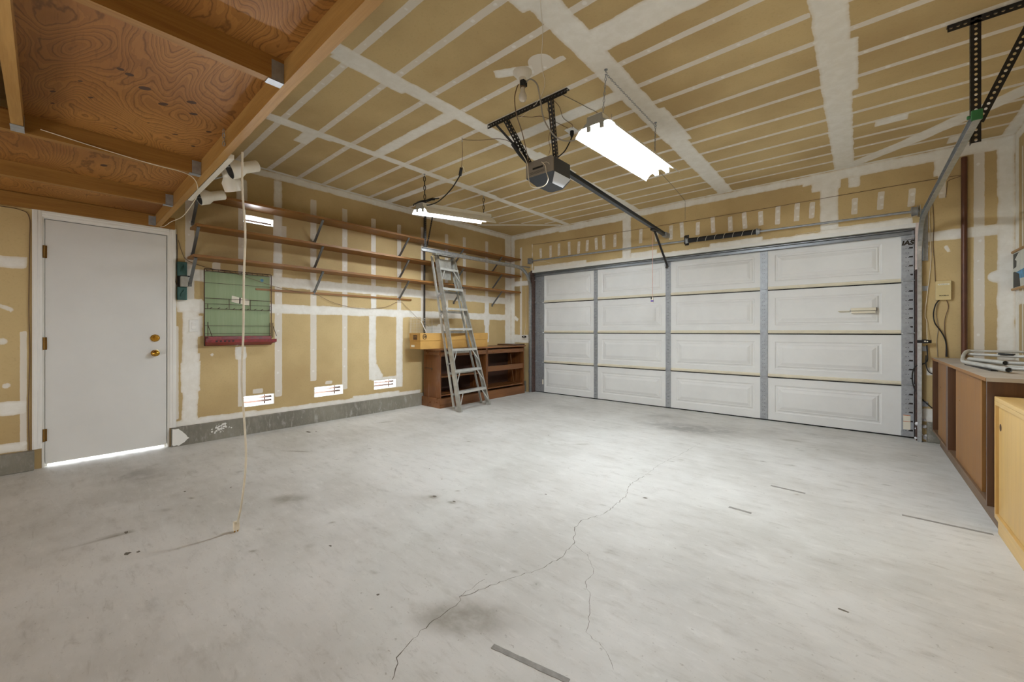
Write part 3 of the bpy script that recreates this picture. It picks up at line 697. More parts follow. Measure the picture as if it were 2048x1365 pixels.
b = MB(); b.add([(XL+.016, 1.265, 1.47), (XL+.016, 1.425, 1.435), (XL+.016, 1.42, 1.372), (XL+.016, 1.262, 1.405), (XL+.0165, 1.333, 1.455), (XL+.0165, 1.345, 1.4525), (XL+.0165, 1.342, 1.388), (XL+.0165, 1.33, 1.391)], []).mat(0).add([], [])
b.f = [(0, 1, 2, 3), (4, 5, 6, 7)]; b.mi = [0, 1]
b.build('paper_label', ['label', 'ink'], rk, 'white paper label', solid=0.0006)
b = MB(); b.lathe((XL+.0145, 1.545, 1.655), (1, 0, 0), [(0, .016), (.0006, .016)], 16); b.build('round_sticker', 'postersky', rk, 'pale blue round sticker')
b = MB(); b.tube([(X0+.01, 1.29, 0.945), (X0+.01, 1.33, 0.965), (X0+.01, 1.37, 0.945)], 0.002, 5, False); b.build('hook', 'galv', rk)

t = thing('light_switch', (XL, 0.95, 1.09), 'white rocker light switch on the wall beside the green rack', 'switch')
b = MB(); b.box(XL+.001, XL+.008, 0.914, 0.988, 1.092, 1.212); b.build('cover_plate', 'white', t, bevel=0.003)
b = MB(); b.prism([(XL+.008, 1.118), (XL+.014, 1.122), (XL+.010, 1.152), (XL+.016, 1.186), (XL+.008, 1.188)], 'Y', 0.934, 0.968); b.build('rocker', 'white', t)

t = thing('chime_unit', (XL, 0.83, 1.40), 'dark teal metal box with a grey block mounted beside the entry door casing', 'electrical box')
b = MB(); b.box(XL+.002, XL+.055, 0.82, 0.890, 1.40, 1.525); b.build('lower_box', 'teal', t, bevel=0.004)
b = MB(); b.box(XL+.002, XL+.055, 0.82, 0.890, 1.630, 1.765); b.build('upper_box', 'teal', t, bevel=0.004)
b = MB(); b.box(XL+.002, XL+.035, 0.822, 0.870, 1.525, 1.630); b.build('yoke', 'black', t)
b = MB(); b.box(XL+.036, XL+.082, 0.838, 0.892, 1.525, 1.625); b.build('coil_block', 'boxgrey', t, bevel=0.003)
b = MB(); b.box(XL+.03, XL+.09, 0.835, 0.905, 1.625, 1.632); b.build('bar', 'black', t)
for zz in (1.43, 1.67):
    b = MB(); b.tube([(XL+.057, .845, zz), (XL+.062, .845, zz+.03), (XL+.062, .862, zz+.05), (XL+.057, .862, zz+.07)], 0.004, 5); b.build('clip', 'teal', t)
cord('chime_wire', [(XL+.006, .819, 2.03), (XL+.006, .822, 1.8), (XL+.01, .812, 1.65), (XL+.02, .812, 1.56), (XL+.03, .835, 1.53)], 0.0035, 'pipeblk', 'dark wire running down beside the casing into the teal box')

# ------------------------------------------------------------------ pipes on the walls
b = MB(); b.tube([(XL+.028, 3.71, 2.8), (XL+.028, 3.71, 1.06)], 0.013, 10, False); tag(b.build('conduit_pipe', 'pipeblk', smooth=True), 'thin black vertical pipe on the left wall behind the shelves', 'pipe')
b = MB(); b.tube([(0.748, YB-.026, 2.75), (0.748, YB-.026, 0.86)], 0.021, 12, False); tag(b.build('conduit_pipe', 'pipe', smooth=True), 'brown vertical pipe on the wall right of the garage door, beside the beige box', 'pipe')

# ------------------------------------------------------------------ garage door
gd = thing('garage_door', (-2.02, YD, 0), 'white four-section overhead garage door with steel stiles, closed', 'garage door')
ZS = [0.012, 0.545, 1.076, 1.612, 2.134]
ST = [(-4.455, -4.262), (-3.262, -3.195), (-2.106, -2.036), (-0.938, -0.858), (0.325, 0.418)]
PAN = [(-4.235, -3.325), (-3.125, -2.165), (-1.965, -1.00), (-0.785, 0.175)]
def panel_section(z0, z1):
    """flat skin with four raised rectangles pressed into it"""
    b = MB(); xs = sorted(set([-4.452, 0.418] + [q for p in PAN for q in p])); pz0, pz1 = z0 + 0.095, z1 - 0.105
    def q(x0, x1, a, c): b.add([(x0, YD, a), (x1, YD, a), (x1, YD, c), (x0, YD, c)], [(0, 1, 2, 3)])
    q(-4.452, 0.418, z0, pz0); q(-4.452, 0.418, pz1, z1 - 0.001)
    for a, c in zip(xs[:-1], xs[1:]):
        if (a, c) not in PAN: q(a, c, pz0, pz1)
    for x0, x1 in PAN:
        loops = [(0, 0), (.010, .007), (.022, .007), (.034, -.001), (.045, -.001), (.078, -.011)]
        vs = [v for ins, dy in loops for v in ((x0+ins, YD+dy, pz0+ins), (x1-ins, YD+dy, pz0+ins), (x1-ins, YD+dy, pz1-ins), (x0+ins, YD+dy, pz1-ins))]
        fs = [(4*i+k, 4*i+(k+1) % 4, 4*i+4+(k+1) % 4, 4*i+4+k) for i in range(len(loops)-1) for k in range(4)] + [tuple(range(4*len(loops)-4, 4*len(loops)))]
        b.add(vs, fs)
    b.box(-4.452, 0.418, YD+0.012, YD+0.045, z0, z1 - 0.0005)
    return b
for k in range(4):
    o = panel_section(ZS[k], ZS[k+1]).build('door_section', 'doorwhite', gd)
    for x0, x1 in ST:
        wd = x1 - x0; end = wd > 0.085
        a, c = (x0, x1)
        b = MB(); b.box(a, c, YD-0.009, YD+0.002, ZS[k]+0.004, ZS[k+1]-0.006)
        b.mat(1)
        for j in range(10):
            zz = ZS[k] + 0.06 + j*0.046
            for xx in ((a+c)/2 - 0.012, (a+c)/2 + 0.006): b.box(xx-.003, xx+.003, YD-0.0096, YD-0.009, zz, zz+.006)
            if x0 > 0 and j % 2 == 0: b.box(c-0.036, c-0.008, YD-0.0098, YD-0.009, zz, zz+.016)
        b.build('stile', ['galvdull', 'blacksteel'], o, 'galvanized steel stile')
for k in (1, 2, 3):
    b = MB(); z = ZS[k]
    for (x0, x1), (x2, x3) in zip(ST[:-1], ST[1:]):
        b.prism([(YD+.001, z-.006), (YD-.010, z+.000), (YD-.012, z+.008), (YD-.007, z+.011), (YD-.012, z+.014), (YD-.010, z+.030), (YD+.001, z+.034)], 'X', x1 + 0.002, x2 - 0.002)
    b.mat(1).box(-4.26, 0.325, YD-0.006, YD+0.002, z-0.016, z-0.006)
    b.build('section_joint', ['cream', 'black'], gd, 'cream rounded joint edge')
    for i, (x0, x1) in enumerate(ST):
        x = (x0 + x1)/2; hw = 0.034
        if i == 0: x = -4.33
        if i == 4: x = 0.372
        b = MB(); b.prism([(x-hw, z+.002), (x-hw, z+.030), (x-.012, z+.085), (x, z+.098), (x+.012, z+.085), (x+hw, z+.030), (x+hw, z+.002), (x+.02, z-.05), (x, z-.066), (x-.02, z-.05)], 'Y', YD-0.014, YD-0.0095)
        b.bar((x-hw, YD-.018, z+.006), (x+hw, YD-.018, z+.006), 0.012, 0.012); b.build('hinge', 'galvdull', gd)
        if i in (0, 4):
            s = -1 if i == 0 else 1
            b = MB(); b.tube([(x, YD-.022, z+.006), (x + s*0.105, YD-.028, z+.006)], 0.0055, 8, False); b.lathe((x + s*0.09, YD-.028, z+.006), (s, 0, 0), [(0, .010), (0, .022), (.014, .022), (.014, .010)], 14); b.build('roller', 'galvdull', gd)
b = MB(); b.prism([(YD-.002, 2.134), (YD-.002, 2.085), (YD-.022, 2.082), (YD-.050, 2.090), (YD-.050, 2.098), (YD-.026, 2.093), (YD-.014, 2.097), (YD-.014, 2.124), (YD-.050, 2.128), (YD-.050, 2.136)], 'X', -4.452, 0.400); b.build('top_strut', 'strut', gd, 'long grey steel strut across the top')
b = MB(); b.prism([(YD-.006, .014), (YD+.045, .014), (YD+.040, .0015), (YD+.002, .0015)], 'X', -4.452, 0.418); b.build('bottom_seal', 'black', gd)
b = MB(); b.box(0.338, 0.392, YD-0.0104, YD-0.0094, 0.085, 0.235); b.mat(1).box(0.338, 0.392, YD-0.011, YD-0.0104, 0.228, 0.234).box(0.338, 0.392, YD-0.011, YD-0.0104, 0.165, 0.170); b.build('warning_label', ['label', 'orange'], gd, 'white and orange warning label')
b = MB(); b.box(-4.300, -4.272, YD-0.0104, YD-0.0094, 0.15, 0.235); b.build('warning_label', 'label', gd, 'small white label')
b = text_mb('IAS', 0.064, (0.370, YD-0.0105, 2.008), (1, 0, 0), (0, 0, 1), 0.0004, 0.003, 0.2); b.build('maker_mark', 'ink', gd, 'dark printed lettering')
b = MB(); b.box(0.322, 0.420, YD-.03, YD-.010, 2.045, 2.085); b.tube([(0.36, YD-.03, 2.062), (0.475, YD-.032, 2.062)], 0.0055, 8, False); b.build('top_fixture', 'galvdull', gd)
b = MB(); b.box(-4.41, -4.29, YD-.03, YD-.010, 2.00, 2.06); b.tube([(-4.33, YD-.03, 2.02), (-4.50, YD-.032, 2.02)], 0.0055, 8, False); b.lathe((-4.49, YD-.032, 2.02), (1, 0, 0), [(0, .01), (0, .022), (.014, .022), (.014, .01)], 14); b.build('top_fixture', 'galvdull', gd)
b = MB(); b.box(0.322, 0.42, YD-.022, YD-.0095, 0.016, 0.070); b.build('bottom_fixture', 'galvdull', gd, bevel=0.004)
b = MB(); b.box(-0.078, 0.130, YD-.050, YD-.010, 1.322, 1.352); b.box(-0.072, 0.126, YD-.044, YD-.010, 1.294, 1.316); b.mat(1).box(0.130, 0.136, YD-.034, YD-.010, 1.318, 1.356).box(-0.084, -0.080, YD-.03, YD-.01, 1.312, 1.334); b.mat(0).box(-0.186, -0.084, YD-.026, YD-.012, 1.318, 1.326).box(-0.176, -0.084, YD-.026, YD-.012, 1.309, 1.314)
b.build('lift_handle', ['cream', 'greysteel'], gd, 'cracked white plastic lift handle', bevel=0.002)

# ------------------------------------------------------------------ door tracks
def track(x, side, zh, y_end, label):
    """side -1 = left: C channel opens toward the door"""
    t = thing('door_track', (x, 5.70, 0), label, 'door track', 'garage door tracks')
    R = 0.36; yv = 5.688; cz = zh - R
    path = [(yv, 0.0), (yv, cz)] + [(yv - R + R*math.cos(a), cz + R*math.sin(a)) for a in [PI/2*k/10 for k in range(1, 11)]] + [(y_end, zh)]
    prof = [(-.012, .026), (.016, .026), (.020, .018), (.020, -.018), (.016, -.026), (-.012, -.026), (-.012, -.022), (.013, -.022), (.016, -.016), (.016, .016), (.013, .022), (-.012, .022)]
    prof = [(side*a, bb) for a, bb in prof]
    def seg(p, name):
        b = MB(); n = len(prof); rows = []
        for i, (y, z) in enumerate(p):
            y0, z0 = p[max(i-1, 0)]; y1, z1 = p[min(i+1, len(p)-1)]; L = math.hypot(y1-y0, z1-z0); ny, nz = (z1-z0)/L, -(y1-y0)/L
            rows += [(x + a, y + ny*bb, z + nz*bb) for a, bb in prof]
        fs = [(i*n+k, i*n+(k+1) % n, (i+1)*n+(k+1) % n, (i+1)*n+k) for i in range(len(p)-1) for k in range(n)] + [tuple(range(n)), tuple(range((len(p)-1)*n, len(p)*n))]
        b.add(rows, fs); return b.build(name, 'galv', t)
    seg(path[:2], 'vertical_rail'); seg(path[1:12], 'curved_rail'); seg(path[11:], 'horizontal_rail')
    return t
lt = track(-4.482, -1, 2.215, 3.33, 'galvanized left garage door track running over the ladder and cabinets')
b = MB(); b.perf((-4.510, 3.40, ZC-.002), (-4.510, 3.40, 2.25), (0, 1, 0), 0.034, 0.030, 0.0062, 1.4); b.perf((-4.510-.017, 3.417, ZC-.002), (-4.510-.017, 3.417, 2.25), (1, 0, 0), 0.034, 0.030, 0.0062, 1.4); b.build('hanger_strap', 'blacksteel', lt, 'black perforated hanger strap', solid=0.002)
b = MB(); b.perf((-4.50, 3.55, 2.86), (-4.500, 3.42, 2.26), (1, 0, 0), 0.030, 0.030, 0.006, 1.3); b.build('brace_strap', 'blacksteel', lt, solid=0.002)
b = MB(); b.perf((-4.68, 3.38, ZC-.002), (-4.30, 3.38, ZC-.002), (0, 1, 0), 0.034, 0.030, 0.0062, 1.4); b.perf((-4.68, 3.363, ZC-.019), (-4.30, 3.363, ZC-.019), (0, 0, 1), 0.034, 0.030, 0.0062, 1.4); b.build('ceiling_angle', 'blacksteel', lt, solid=0.002)
b = MB(); b.box(-4.506, -4.502, 5.67, 5.716, 1.98, 2.16); b.build('flag_bracket', 'galvdull', lt)
b = MB(); b.bar((-4.504, 5.42, 2.235), (-4.504, 5.71, 2.25), 0.004, 0.02); b.build('tie_bar', 'galvdull', lt)
for zz in (0.35, 1.0, 1.6):
    b = MB(); b.box(-4.508, -4.502, 5.68, 5.718, zz, zz+.05); b.box(-4.545, -4.502, 5.712, 5.718, zz, zz+.05); b.build('wall_bracket', 'galvdull', lt)
rt = track(0.446, 1, 2.195, 3.08, 'galvanized right garage door track with green-painted end, beside the brown cabinet')
b = MB(); b.perf((0.495, 3.43, ZC-.002), (0.495, 3.43, 2.165), (1, 0, 0), 0.040, 0.0285, 0.0068, 1.2); b.perf((0.477, 3.45, ZC-.002), (0.477, 3.45, 2.165), (0, 1, 0), 0.040, 0.0285, 0.0068, 1.2); b.build('hanger_strap', 'blacksteel', rt, 'black perforated hanger strap', solid=0.002)
b = MB(); b.perf((0.505, 3.425, 2.275), (0.740, 3.425, ZC-.004), (0.93, 0, -0.37), 0.040, 0.0285, 0.0068, 1.2); b.build('brace_strap', 'blacksteel', rt, 'black perforated diagonal brace', solid=0.002)
b = MB(); b.perf((0.385, 3.43, ZC-.022), (0.86, 3.43, ZC-.022), (0, 0, 1), 0.040, 0.0285, 0.0068, 1.2); b.perf((0.385, 3.45, ZC-.002), (0.86, 3.45, ZC-.002), (0, 1, 0), 0.040, 0.0285, 0.0068, 1.2); b.build('ceiling_angle', 'blacksteel', rt, solid=0.002)
NT_green = plain('green_overspray', '2d6b3c', 0.5); M['green'] = NT_green
b = MB(); b.box(0.428, 0.468, 3.076, 3.092, 2.170, 2.222); b.lathe((0.415, 3.095, 2.195), (1, 0, 0), [(0, .010), (.012, .010), (.013, .004)], 8); b.build('end_bolt', 'green', rt, 'green-painted end stop', bevel=0.003)
b = MB(); b.prism([(5.66, 1.80), (5.715, 1.80), (5.715, 2.30), (5.66, 2.28)], 'X', 0.468, 0.472); b.box(0.468, 0.51, 5.712, 5.718, 1.80, 2.30); b.build('flag_bracket', 'galvdull', rt)
for zz in (0.35, 0.9, 1.5):
    b = MB(); b.box(0.467, 0.473, 5.68, 5.718, zz, zz+.05); b.box(0.467, 0.51, 5.712, 5.718, zz, zz+.05); b.build('wall_bracket', 'galvdull', rt)

# ------------------------------------------------------------------ torsion spring assembly over the door
ts = thing('torsion_spring', (-2.0, YB-0.06, 2.3), 'torsion bar with black wound spring mounted over the garage door', 'door spring')
YS = YB - 0.065
def zs(x): return 2.352 - (x + 4.46) * 0.0118
b = MB(); b.tube([(-4.50, YS, zs(-4.5)), (0.47, YS, zs(.47))], 0.0125, 12, False); b.build('shaft', 'galvdull', ts, smooth=True)
b = MB(); b.tube([(-1.745, YS, zs(-1.745)), (-0.945, YS, zs(-.945))], 0.031, 16, False); b.build('spring_coil', 'black', ts, smooth=True)
for k in range(7):
    x = -1.64 + k*0.105; b = MB()
    b.tube([(x + 0.035*a/PI, YS - math.sin(a)*0.0322, zs(x) - math.cos(a)*0.0322) for a in [PI*j/8 for j in range(9)]], 0.0022, 4, False); b.build('paint_stripe', 'label', ts, 'white paint stripe')
for x in (-1.765, -0.935):
    b = MB(); b.lathe((x-.018, YS, zs(x)), (1, 0, 0), [(0, .022), (0, .042), (.010, .044), (.012, .034), (.036, .032)], 16); b.build('spring_cone', 'galvdull', ts, smooth=True)
b = MB(); b.box(-1.79, -1.784, YB-.11, YB-.002, zs(-1.77)-.05, zs(-1.77)+.06); b.box(-1.81, -1.76, YB-.006, YB-.001, zs(-1.77)-.05, zs(-1.77)+.09); b.build('centre_bracket', 'blacksteel', ts)
for x, s in ((-4.475, 1), (0.435, -1)):
    b = MB(); b.lathe((x, YS, zs(x)), (s, 0, 0), [(0, .050), (.006, .052), (.008, .040), (.040, .046), (.044, .050), (.050, .030)], 18); b.build('cable_drum', 'galvdull', ts, smooth=True)
    b = MB(); b.box(x - s*0.016, x - s*0.010, YB-.10, YB-.003, zs(x)-.05, zs(x)+.05); b.lathe((x - s*0.012, YS, zs(x)), (-s, 0, 0), [(0, .026), (.012, .026), (.012, .012)], 14); b.build('bearing_plate', 'galv', ts)
b = MB(); b.tube([(0.43, YB-.045, zs(.43)-.045), (-0.57, YB-.006, 2.225)], 0.0018, 4, False); b.build('cable', 'label', ts)
b = MB(); b.tube([(-4.47, YB-.02, 2.33), (-4.2, YB-.01, 2.33), (-3.95, YB-.006, 2.24)], 0.0022, 4, False); b.build('cable', 'label', ts)

# ------------------------------------------------------------------ garage door opener
op = thing('garage_door_opener', (-2.06, 2.9, 2.36), 'grey garage door opener hanging from the ceiling on black perforated straps', 'garage door opener')
x0, x1, y0, y1 = -2.215, -1.925, 2.75, 3.06
def cap(x0, x1, cut, za, zb): return [(x0, za), (x1, za), (x1, zb-cut), (x1-cut, zb), (x0+cut, zb), (x0, zb-cut)]
b = MB(); b.prism(cap(x0, x1, 0.02, 2.435, 2.570), 'Y', y0, y0+0.012); b.build('rear_cover', 'opener', op, 'taupe rear cover', bevel=0.003)
b = MB(); b.prism([(x0+.002, y0+.012), (x1-.002, y0+.012), (x1-.002, y1-.05), (x1-.05, y1), (x0+.05, y1), (x0+.002, y1-.05)], 'Z', 2.435, 2.562); b.build('housing', 'openerdk', op, 'charcoal housing', bevel=0.003)
b = MB(); tp = [(x0, y0), (x1, y0), (x1, y1-.04), (x1-.05, y1+.01), (x0+.05, y1+.01), (x0, y1-.04)]; bt = [(x0+.06, y0+.075), (x1-.07, y0+.075), (x1-.07, y1-.06), (x1-.09, y1-.03), (x0+.08, y1-.03), (x0+.06, y1-.06)]
vs = [(a, c_, 2.435) for a, c_ in tp] + [(a, c_, 2.372) for a, c_ in bt]; b.add(vs, [(k, (k+1) % 6, 6+(k+1) % 6, 6+k) for k in range(6)] + [tuple(range(6)), tuple(range(6, 12))]); b.build('underside_tray', 'openerdk', op)
b = MB(); e = 0.0015
A, B_, C_, D_ = Vector((x1, y0+.02, 2.435)), Vector((x1, y1-.05, 2.435)), Vector((x1-.07, y1-.07, 2.372)), Vector((x1-.07, y0+.085, 2.372))
nrm = (B_-A).cross(D_-A).normalized(); nrm = nrm if nrm.z < 0 else -nrm
b.add([p + nrm*k for k in (0.0005, 0.004) for p in (A, B_, C_, D_)], [(0,1,2,3), (4,5,6,7), (0,1,5,4), (1,2,6,5), (2,3,7,6), (3,0,4,7)]); b.build('light_lens', 'lens', op, 'frosted white light lens')
b = MB(); b.box(x0+.075, x0+.185, y0-.002, y0+.001, 2.492, 2.508); b.build('slot', 'blacksteel', op)
for zz in (2.455, 2.463, 2.471):
    b = MB(); b.box(x0+.04, x0+.20, y0-.001, y0+.001, zz, zz+.002); b.build('vent_line', 'blacksteel', op)
# rail
RX = -2.045
b = MB(); b.prism([(RX-.022, -.02), (RX+.022, -.02), (RX+.022, -.012), (RX+.008, -.008), (RX+.008, .014), (RX+.016, .018), (RX+.016, .026), (RX-.016, .026), (RX-.016, .018), (RX-.008, .014), (RX-.008, -.008), (RX-.022, -.012)], 'Y', 0, 1)
def rz(y): return 2.572 - (y - 3.06) * (0.137/2.56)
b.v = [(x, 3.03 + t*(5.60-3.03), z + rz(3.03 + t*(5.60-3.03))) for x, t, z in b.v]; b.build('rail', 'railsteel', op)
b = MB(); b.box(RX-.028, RX+.028, 5.58, YB-.002, rz(5.6)-.028, rz(5.6)+.03); b.build('header_bracket', 'galvdull', op)
b = MB(); b.box(RX-.03, RX+.03, 5.16, 5.30, rz(5.2)-.040, rz(5.2)-.020); b.build('trolley', 'blacksteel', op, bevel=0.004)
b = MB(); b.bar((RX, 5.24, rz(5.2)-.04), (-2.060, 5.735, 2.03), 0.010, 0.026, (1, 0, 0)); b.bar((-2.060, 5.735, 2.03), (-2.075, 5.745, 1.99), 0.01, 0.03, (1, 0, 0)); b.build('door_arm', 'blacksteel', op)
b = MB(); b.box(-2.095, -2.05, 5.735, YD-.010, 2.02, 2.075); b.build('arm_bracket', 'galvdull', op)
b = MB(); b.tube([(RX-.02, 5.23, rz(5.2)-.05), (RX-.028, 5.24, 2.0), (RX-.03, 5.24, 1.545)], 0.003, 6); b.build('release_cord', 'redcord', op, 'faded red release cord')
b = MB(); b.box(RX-.050, RX-.020, 5.232, 5.248, 1.475, 1.545); b.mat(1).box(RX-.0505, RX-.0195, 5.2315, 5.2485, 1.488, 1.508); b.mat(2).box(RX-.0505, RX-.036, 5.2315, 5.2485, 1.520, 1.546); b.build('release_handle', ['label', 'purple', 'black'], op, 'white and purple release tag')
# hangers
ya = 2.485
b = MB(); b.perf((-2.425, ya, ZC-.021), (-1.620, ya, ZC-.021), (0, 0, 1), 0.040, 0.0285, 0.0088, 1.1); b.perf((-2.425, ya+.02, ZC-.002), (-1.620, ya+.02, ZC-.002), (0, 1, 0), 0.040, 0.0285, 0.0088, 1.1); b.build('ceiling_angle', 'blacksteel', op, 'black perforated ceiling angle', solid=0.002)
for p0, p1 in (((-2.228, ya, ZC-.03), (-2.200, y0+.03, 2.55)), ((-1.775, ya, ZC-.03), (-1.945, y0+.05, 2.56))):
    b = MB(); b.perf(p0, p1, (1, 0, 0), 0.036, 0.030, 0.0062, 1.3); q0, q1 = Vector(p0) + Vector((.018, .016, .01)), Vector(p1) + Vector((.018, .016, .01)); b.perf(q0, q1, (0, .8, .6), 0.032, 0.030, 0.0062, 1.3); b.build('hanger_strap', 'blacksteel', op, 'black perforated hanger strap', solid=0.002)
b = MB(); b.bar((-2.325, ya, ZC-.035), (-2.215, 2.60, 2.675), 0.020, 0.003, (0, 1, .3)); b.build('brace_strap', 'blacksteel', op)
b = MB(); b.tube([(-2.222, 2.58, 2.69), (-2.205, 2.66, 2.62), (-2.19, 2.74, 2.575)], 0.020, 8); b.build('cord_bundle', 'black', op)

# ------------------------------------------------------------------ lamp holder with bulb, ceiling outlet, cords near the opener
lh = thing('lamp_holder', (-1.755, 2.14, ZC), 'white ceiling lamp holder with plug adapter and frosted bulb, cords hanging from it', 'ceiling light')
P0 = (-1.755, 2.14, ZC)
b = MB(); b.lathe(P0, (0, 0, -1), [(0, .066), (.010, .064), (.026, .050), (.038, .034), (.042, .026), (.060, .024)], 24); b.build('base', 'ivory', lh, smooth=True)
b = MB(); b.lathe((P0[0], P0[1], ZC-.058), (0.05, -.02, -1), [(0, .019), (.050, .019), (.052, .017)], 14); b.mat(1).box(P0[0]-.004, P0[0]+.026, P0[1]-.02, P0[1]+.02, ZC-.100, ZC-.064); b.build('plug_adapter', ['browncord', 'black'], lh, smooth=True)
b = MB(); b.lathe((P0[0]+.003, P0[1]-.001, ZC-.108), (0.02, -.02, -1), [(0, .014), (.008, .0145), (.03, .017), (.055, .027), (.075, .028), (.090, .021), (.098, .006)], 20); b.build('bulb', 'bulb', lh, smooth=True)
co = thing('ceiling_outlet', (-1.93, 3.04, ZC), 'square ceiling outlet with a black plug, beside the opener', 'outlet')
b = MB(); b.box(-1.975, -1.885, 2.99, 3.09, ZC-.007, ZC-.001); b.build('cover_plate', 'white', co, bevel=0.002)
b = MB(); b.lathe((-1.93, 3.045, ZC-.007), (0, -.05, -1), [(0, .017), (.03, .018), (.05, .010), (.06, .005)], 12); b.build('plug', 'black', co, smooth=True)
cord('power_cord', [(-1.93, 3.04, ZC-.065), (-1.94, 3.03, ZC-.10), (-1.955, 2.97, 2.68), (-1.96, 2.88, 2.60), (-1.96, 2.84, 2.565)], 0.0055, 'black', 'short black cord from the ceiling outlet down to the opener')
b = MB(); b.tube([(-1.735, 2.15, ZC-.075), (-1.70, 2.16, ZC-.06), (-1.665, 2.19, ZC-.10), (-1.66, 2.22, 2.68), (-1.655, 2.26, 2.56), (-1.60, 2.33, 2.45), (-1.52, 2.40, 2.43), (-1.47, 2.43, 2.47), (-1.43, 2.43, 2.52), (-1.38, 2.44, 2.535)], 0.0048, 6); b.build('cord', 'greycord', lh, smooth=True)
b = MB(); b.tube([(-1.775, 2.12, ZC-.085), (-1.785, 2.11, 2.76), (-1.80, 2.11, 2.70), (-1.80, 2.13, 2.60), (-1.93, 2.35, 2.60), (-2.10, 2.62, 2.58), (-2.17, 2.73, 2.53)], 0.0036, 6); b.build('cord', 'browncord', lh, smooth=True)
cord('bell_wire', [(-2.20, 2.62, 2.66), (-2.16, 2.69, 2.55), (-2.155, 2.71, 2.42), (-2.12, 2.70, 2.335), (-2.03, 2.69, 2.30), (-1.97, 2.70, 2.31), (-1.955, 2.72, 2.36), (-1.985, 2.735, 2.43), (-2.0, 2.742, 2.49), (-2.04, 2.745, 2.535)], 0.0038, 'whitecord', 'white bell wire looping below the garage door opener')
cord('bell_wire', [(-2.03, 2.744, 2.525), (-1.99, 2.742, 2.52), (-1.965, 2.738, 2.505), (-1.955, 2.735, 2.49)], 0.002, 'whitecord', 'short white wire end on the back of the opener')
cord('bell_wire', [(-1.80, 2.49, 2.80), (-1.80, 2.55, 2.70), (-1.90, 2.65, 2.66), (-1.92, 2.70, 2.60), (-1.97, 2.75, 2.575)], 0.0022, 'browncord', 'thin brown wire dropping from the ceiling angle onto the opener')
cord('ceiling_wire', [(-1.70, 2.49, ZC-.004), (-1.64, 2.8, ZC-.004), (-1.62, 3.1, ZC-.004), (-1.70, 4.6, ZC-.004), (-1.80, 5.65, ZC-.004), (-1.81, 5.713, ZC-.03), (-1.81, 5.713, 2.72), (-1.81, 5.713, 2.62)], 0.0022, 'greycord', 'thin grey wire stapled along the ceiling toward the garage door wall')
cord('ceiling_wire', [(-1.78, 2.49, ZC-.006), (-1.78, 2.62, ZC-.02), (-1.86, 2.80, ZC-.012), (-1.87, 2.95, ZC-.006), (-1.90, 3.0, ZC-.006)], 0.0022, 'browncord', 'thin brown wire between the ceiling angle and the ceiling outlet')
cord('ceiling_wire', [(-2.18, 2.49, ZC-.006), (-2.05, 2.60, ZC-.02), (-1.98, 2.70, ZC-.005), (-1.93, 2.98, ZC-.006)], 0.0022, 'browncord', 'thin brown wire crossing the cross joint behind the opener straps')
cord('ceiling_string', [(-1.29, 1.72, ZC-.004), (-1.42, 1.92, ZC-.006), (-1.60, 2.15, ZC-.006), (-1.72, 2.35, ZC-.006), (-1.90, 2.48, ZC-.02), (-2.05, 2.47, 2.80)], 0.0018, 'whitecord', 'thin pale string along the ceiling above the lamp holder')
cord('header_wire', [(-4.45, YB-.005, 2.655), (-3.2, YB-.005, 2.615), (-2.0, YB-.005, 2.60), (-1.0, YB-.005, 2.592), (0.62, YB-.005, 2.595), (0.64, YB-.005, 2.55), (0.63, YB-.005, 2.4)], 0.0024, 'browncord', 'thin brown wire running along the wall above the torsion bar')
cord('ceiling_wire', [(-2.20, 2.60, 2.685), (-2.35, 2.56, 2.76), (-2.55, 2.53, 2.80), (-2.70, 2.51, 2.84), (-2.768, 2.50, ZC-.012)], 0.0024, 'browncord', 'dark wire swagged from the opener strap to a ceiling hook')
b = MB(); b.tube([(-2.768, 2.50, ZC), (-2.768, 2.50, ZC-.02), (-2.762, 2.50, ZC-.03), (-2.775, 2.50, ZC-.034)], 0.003, 6); tag(b.build('ceiling_hook', 'galvdull'), 'small screw hook in the ceiling holding the dark swagged wire', 'hook')
so = thing('hanging_socket', (-3.02, 2.70, 2.66), 'black cord socket hanging from the ceiling hook beside the small shop light', 'cord')
b = MB(); b.tube([(-2.768, 2.50, ZC-.03), (-2.85, 2.58, 2.78), (-2.955, 2.66, 2.70)], 0.0024, 6); b.build('hang_wire', 'browncord', so)
b = MB(); b.bar((-2.955, 2.66, 2.70), (-3.02, 2.70, 2.655), 0.028, 0.022); b.build('socket', 'black', so, bevel=0.004)
b = MB(); b.tube([(-3.02, 2.70, 2.655), (-3.20, 2.74, 2.57), (-3.42, 2.76, 2.50), (-3.60, 2.78, 2.50), (-3.70, 2.79, 2.52)], 0.006, 7); b.build('cable', 'black', so, smooth=True)
b = MB(); b.bar((-2.94, 2.665, 2.715), (-2.915, 2.68, 2.64), 0.02, 0.003); b.build('tag', 'label', so)

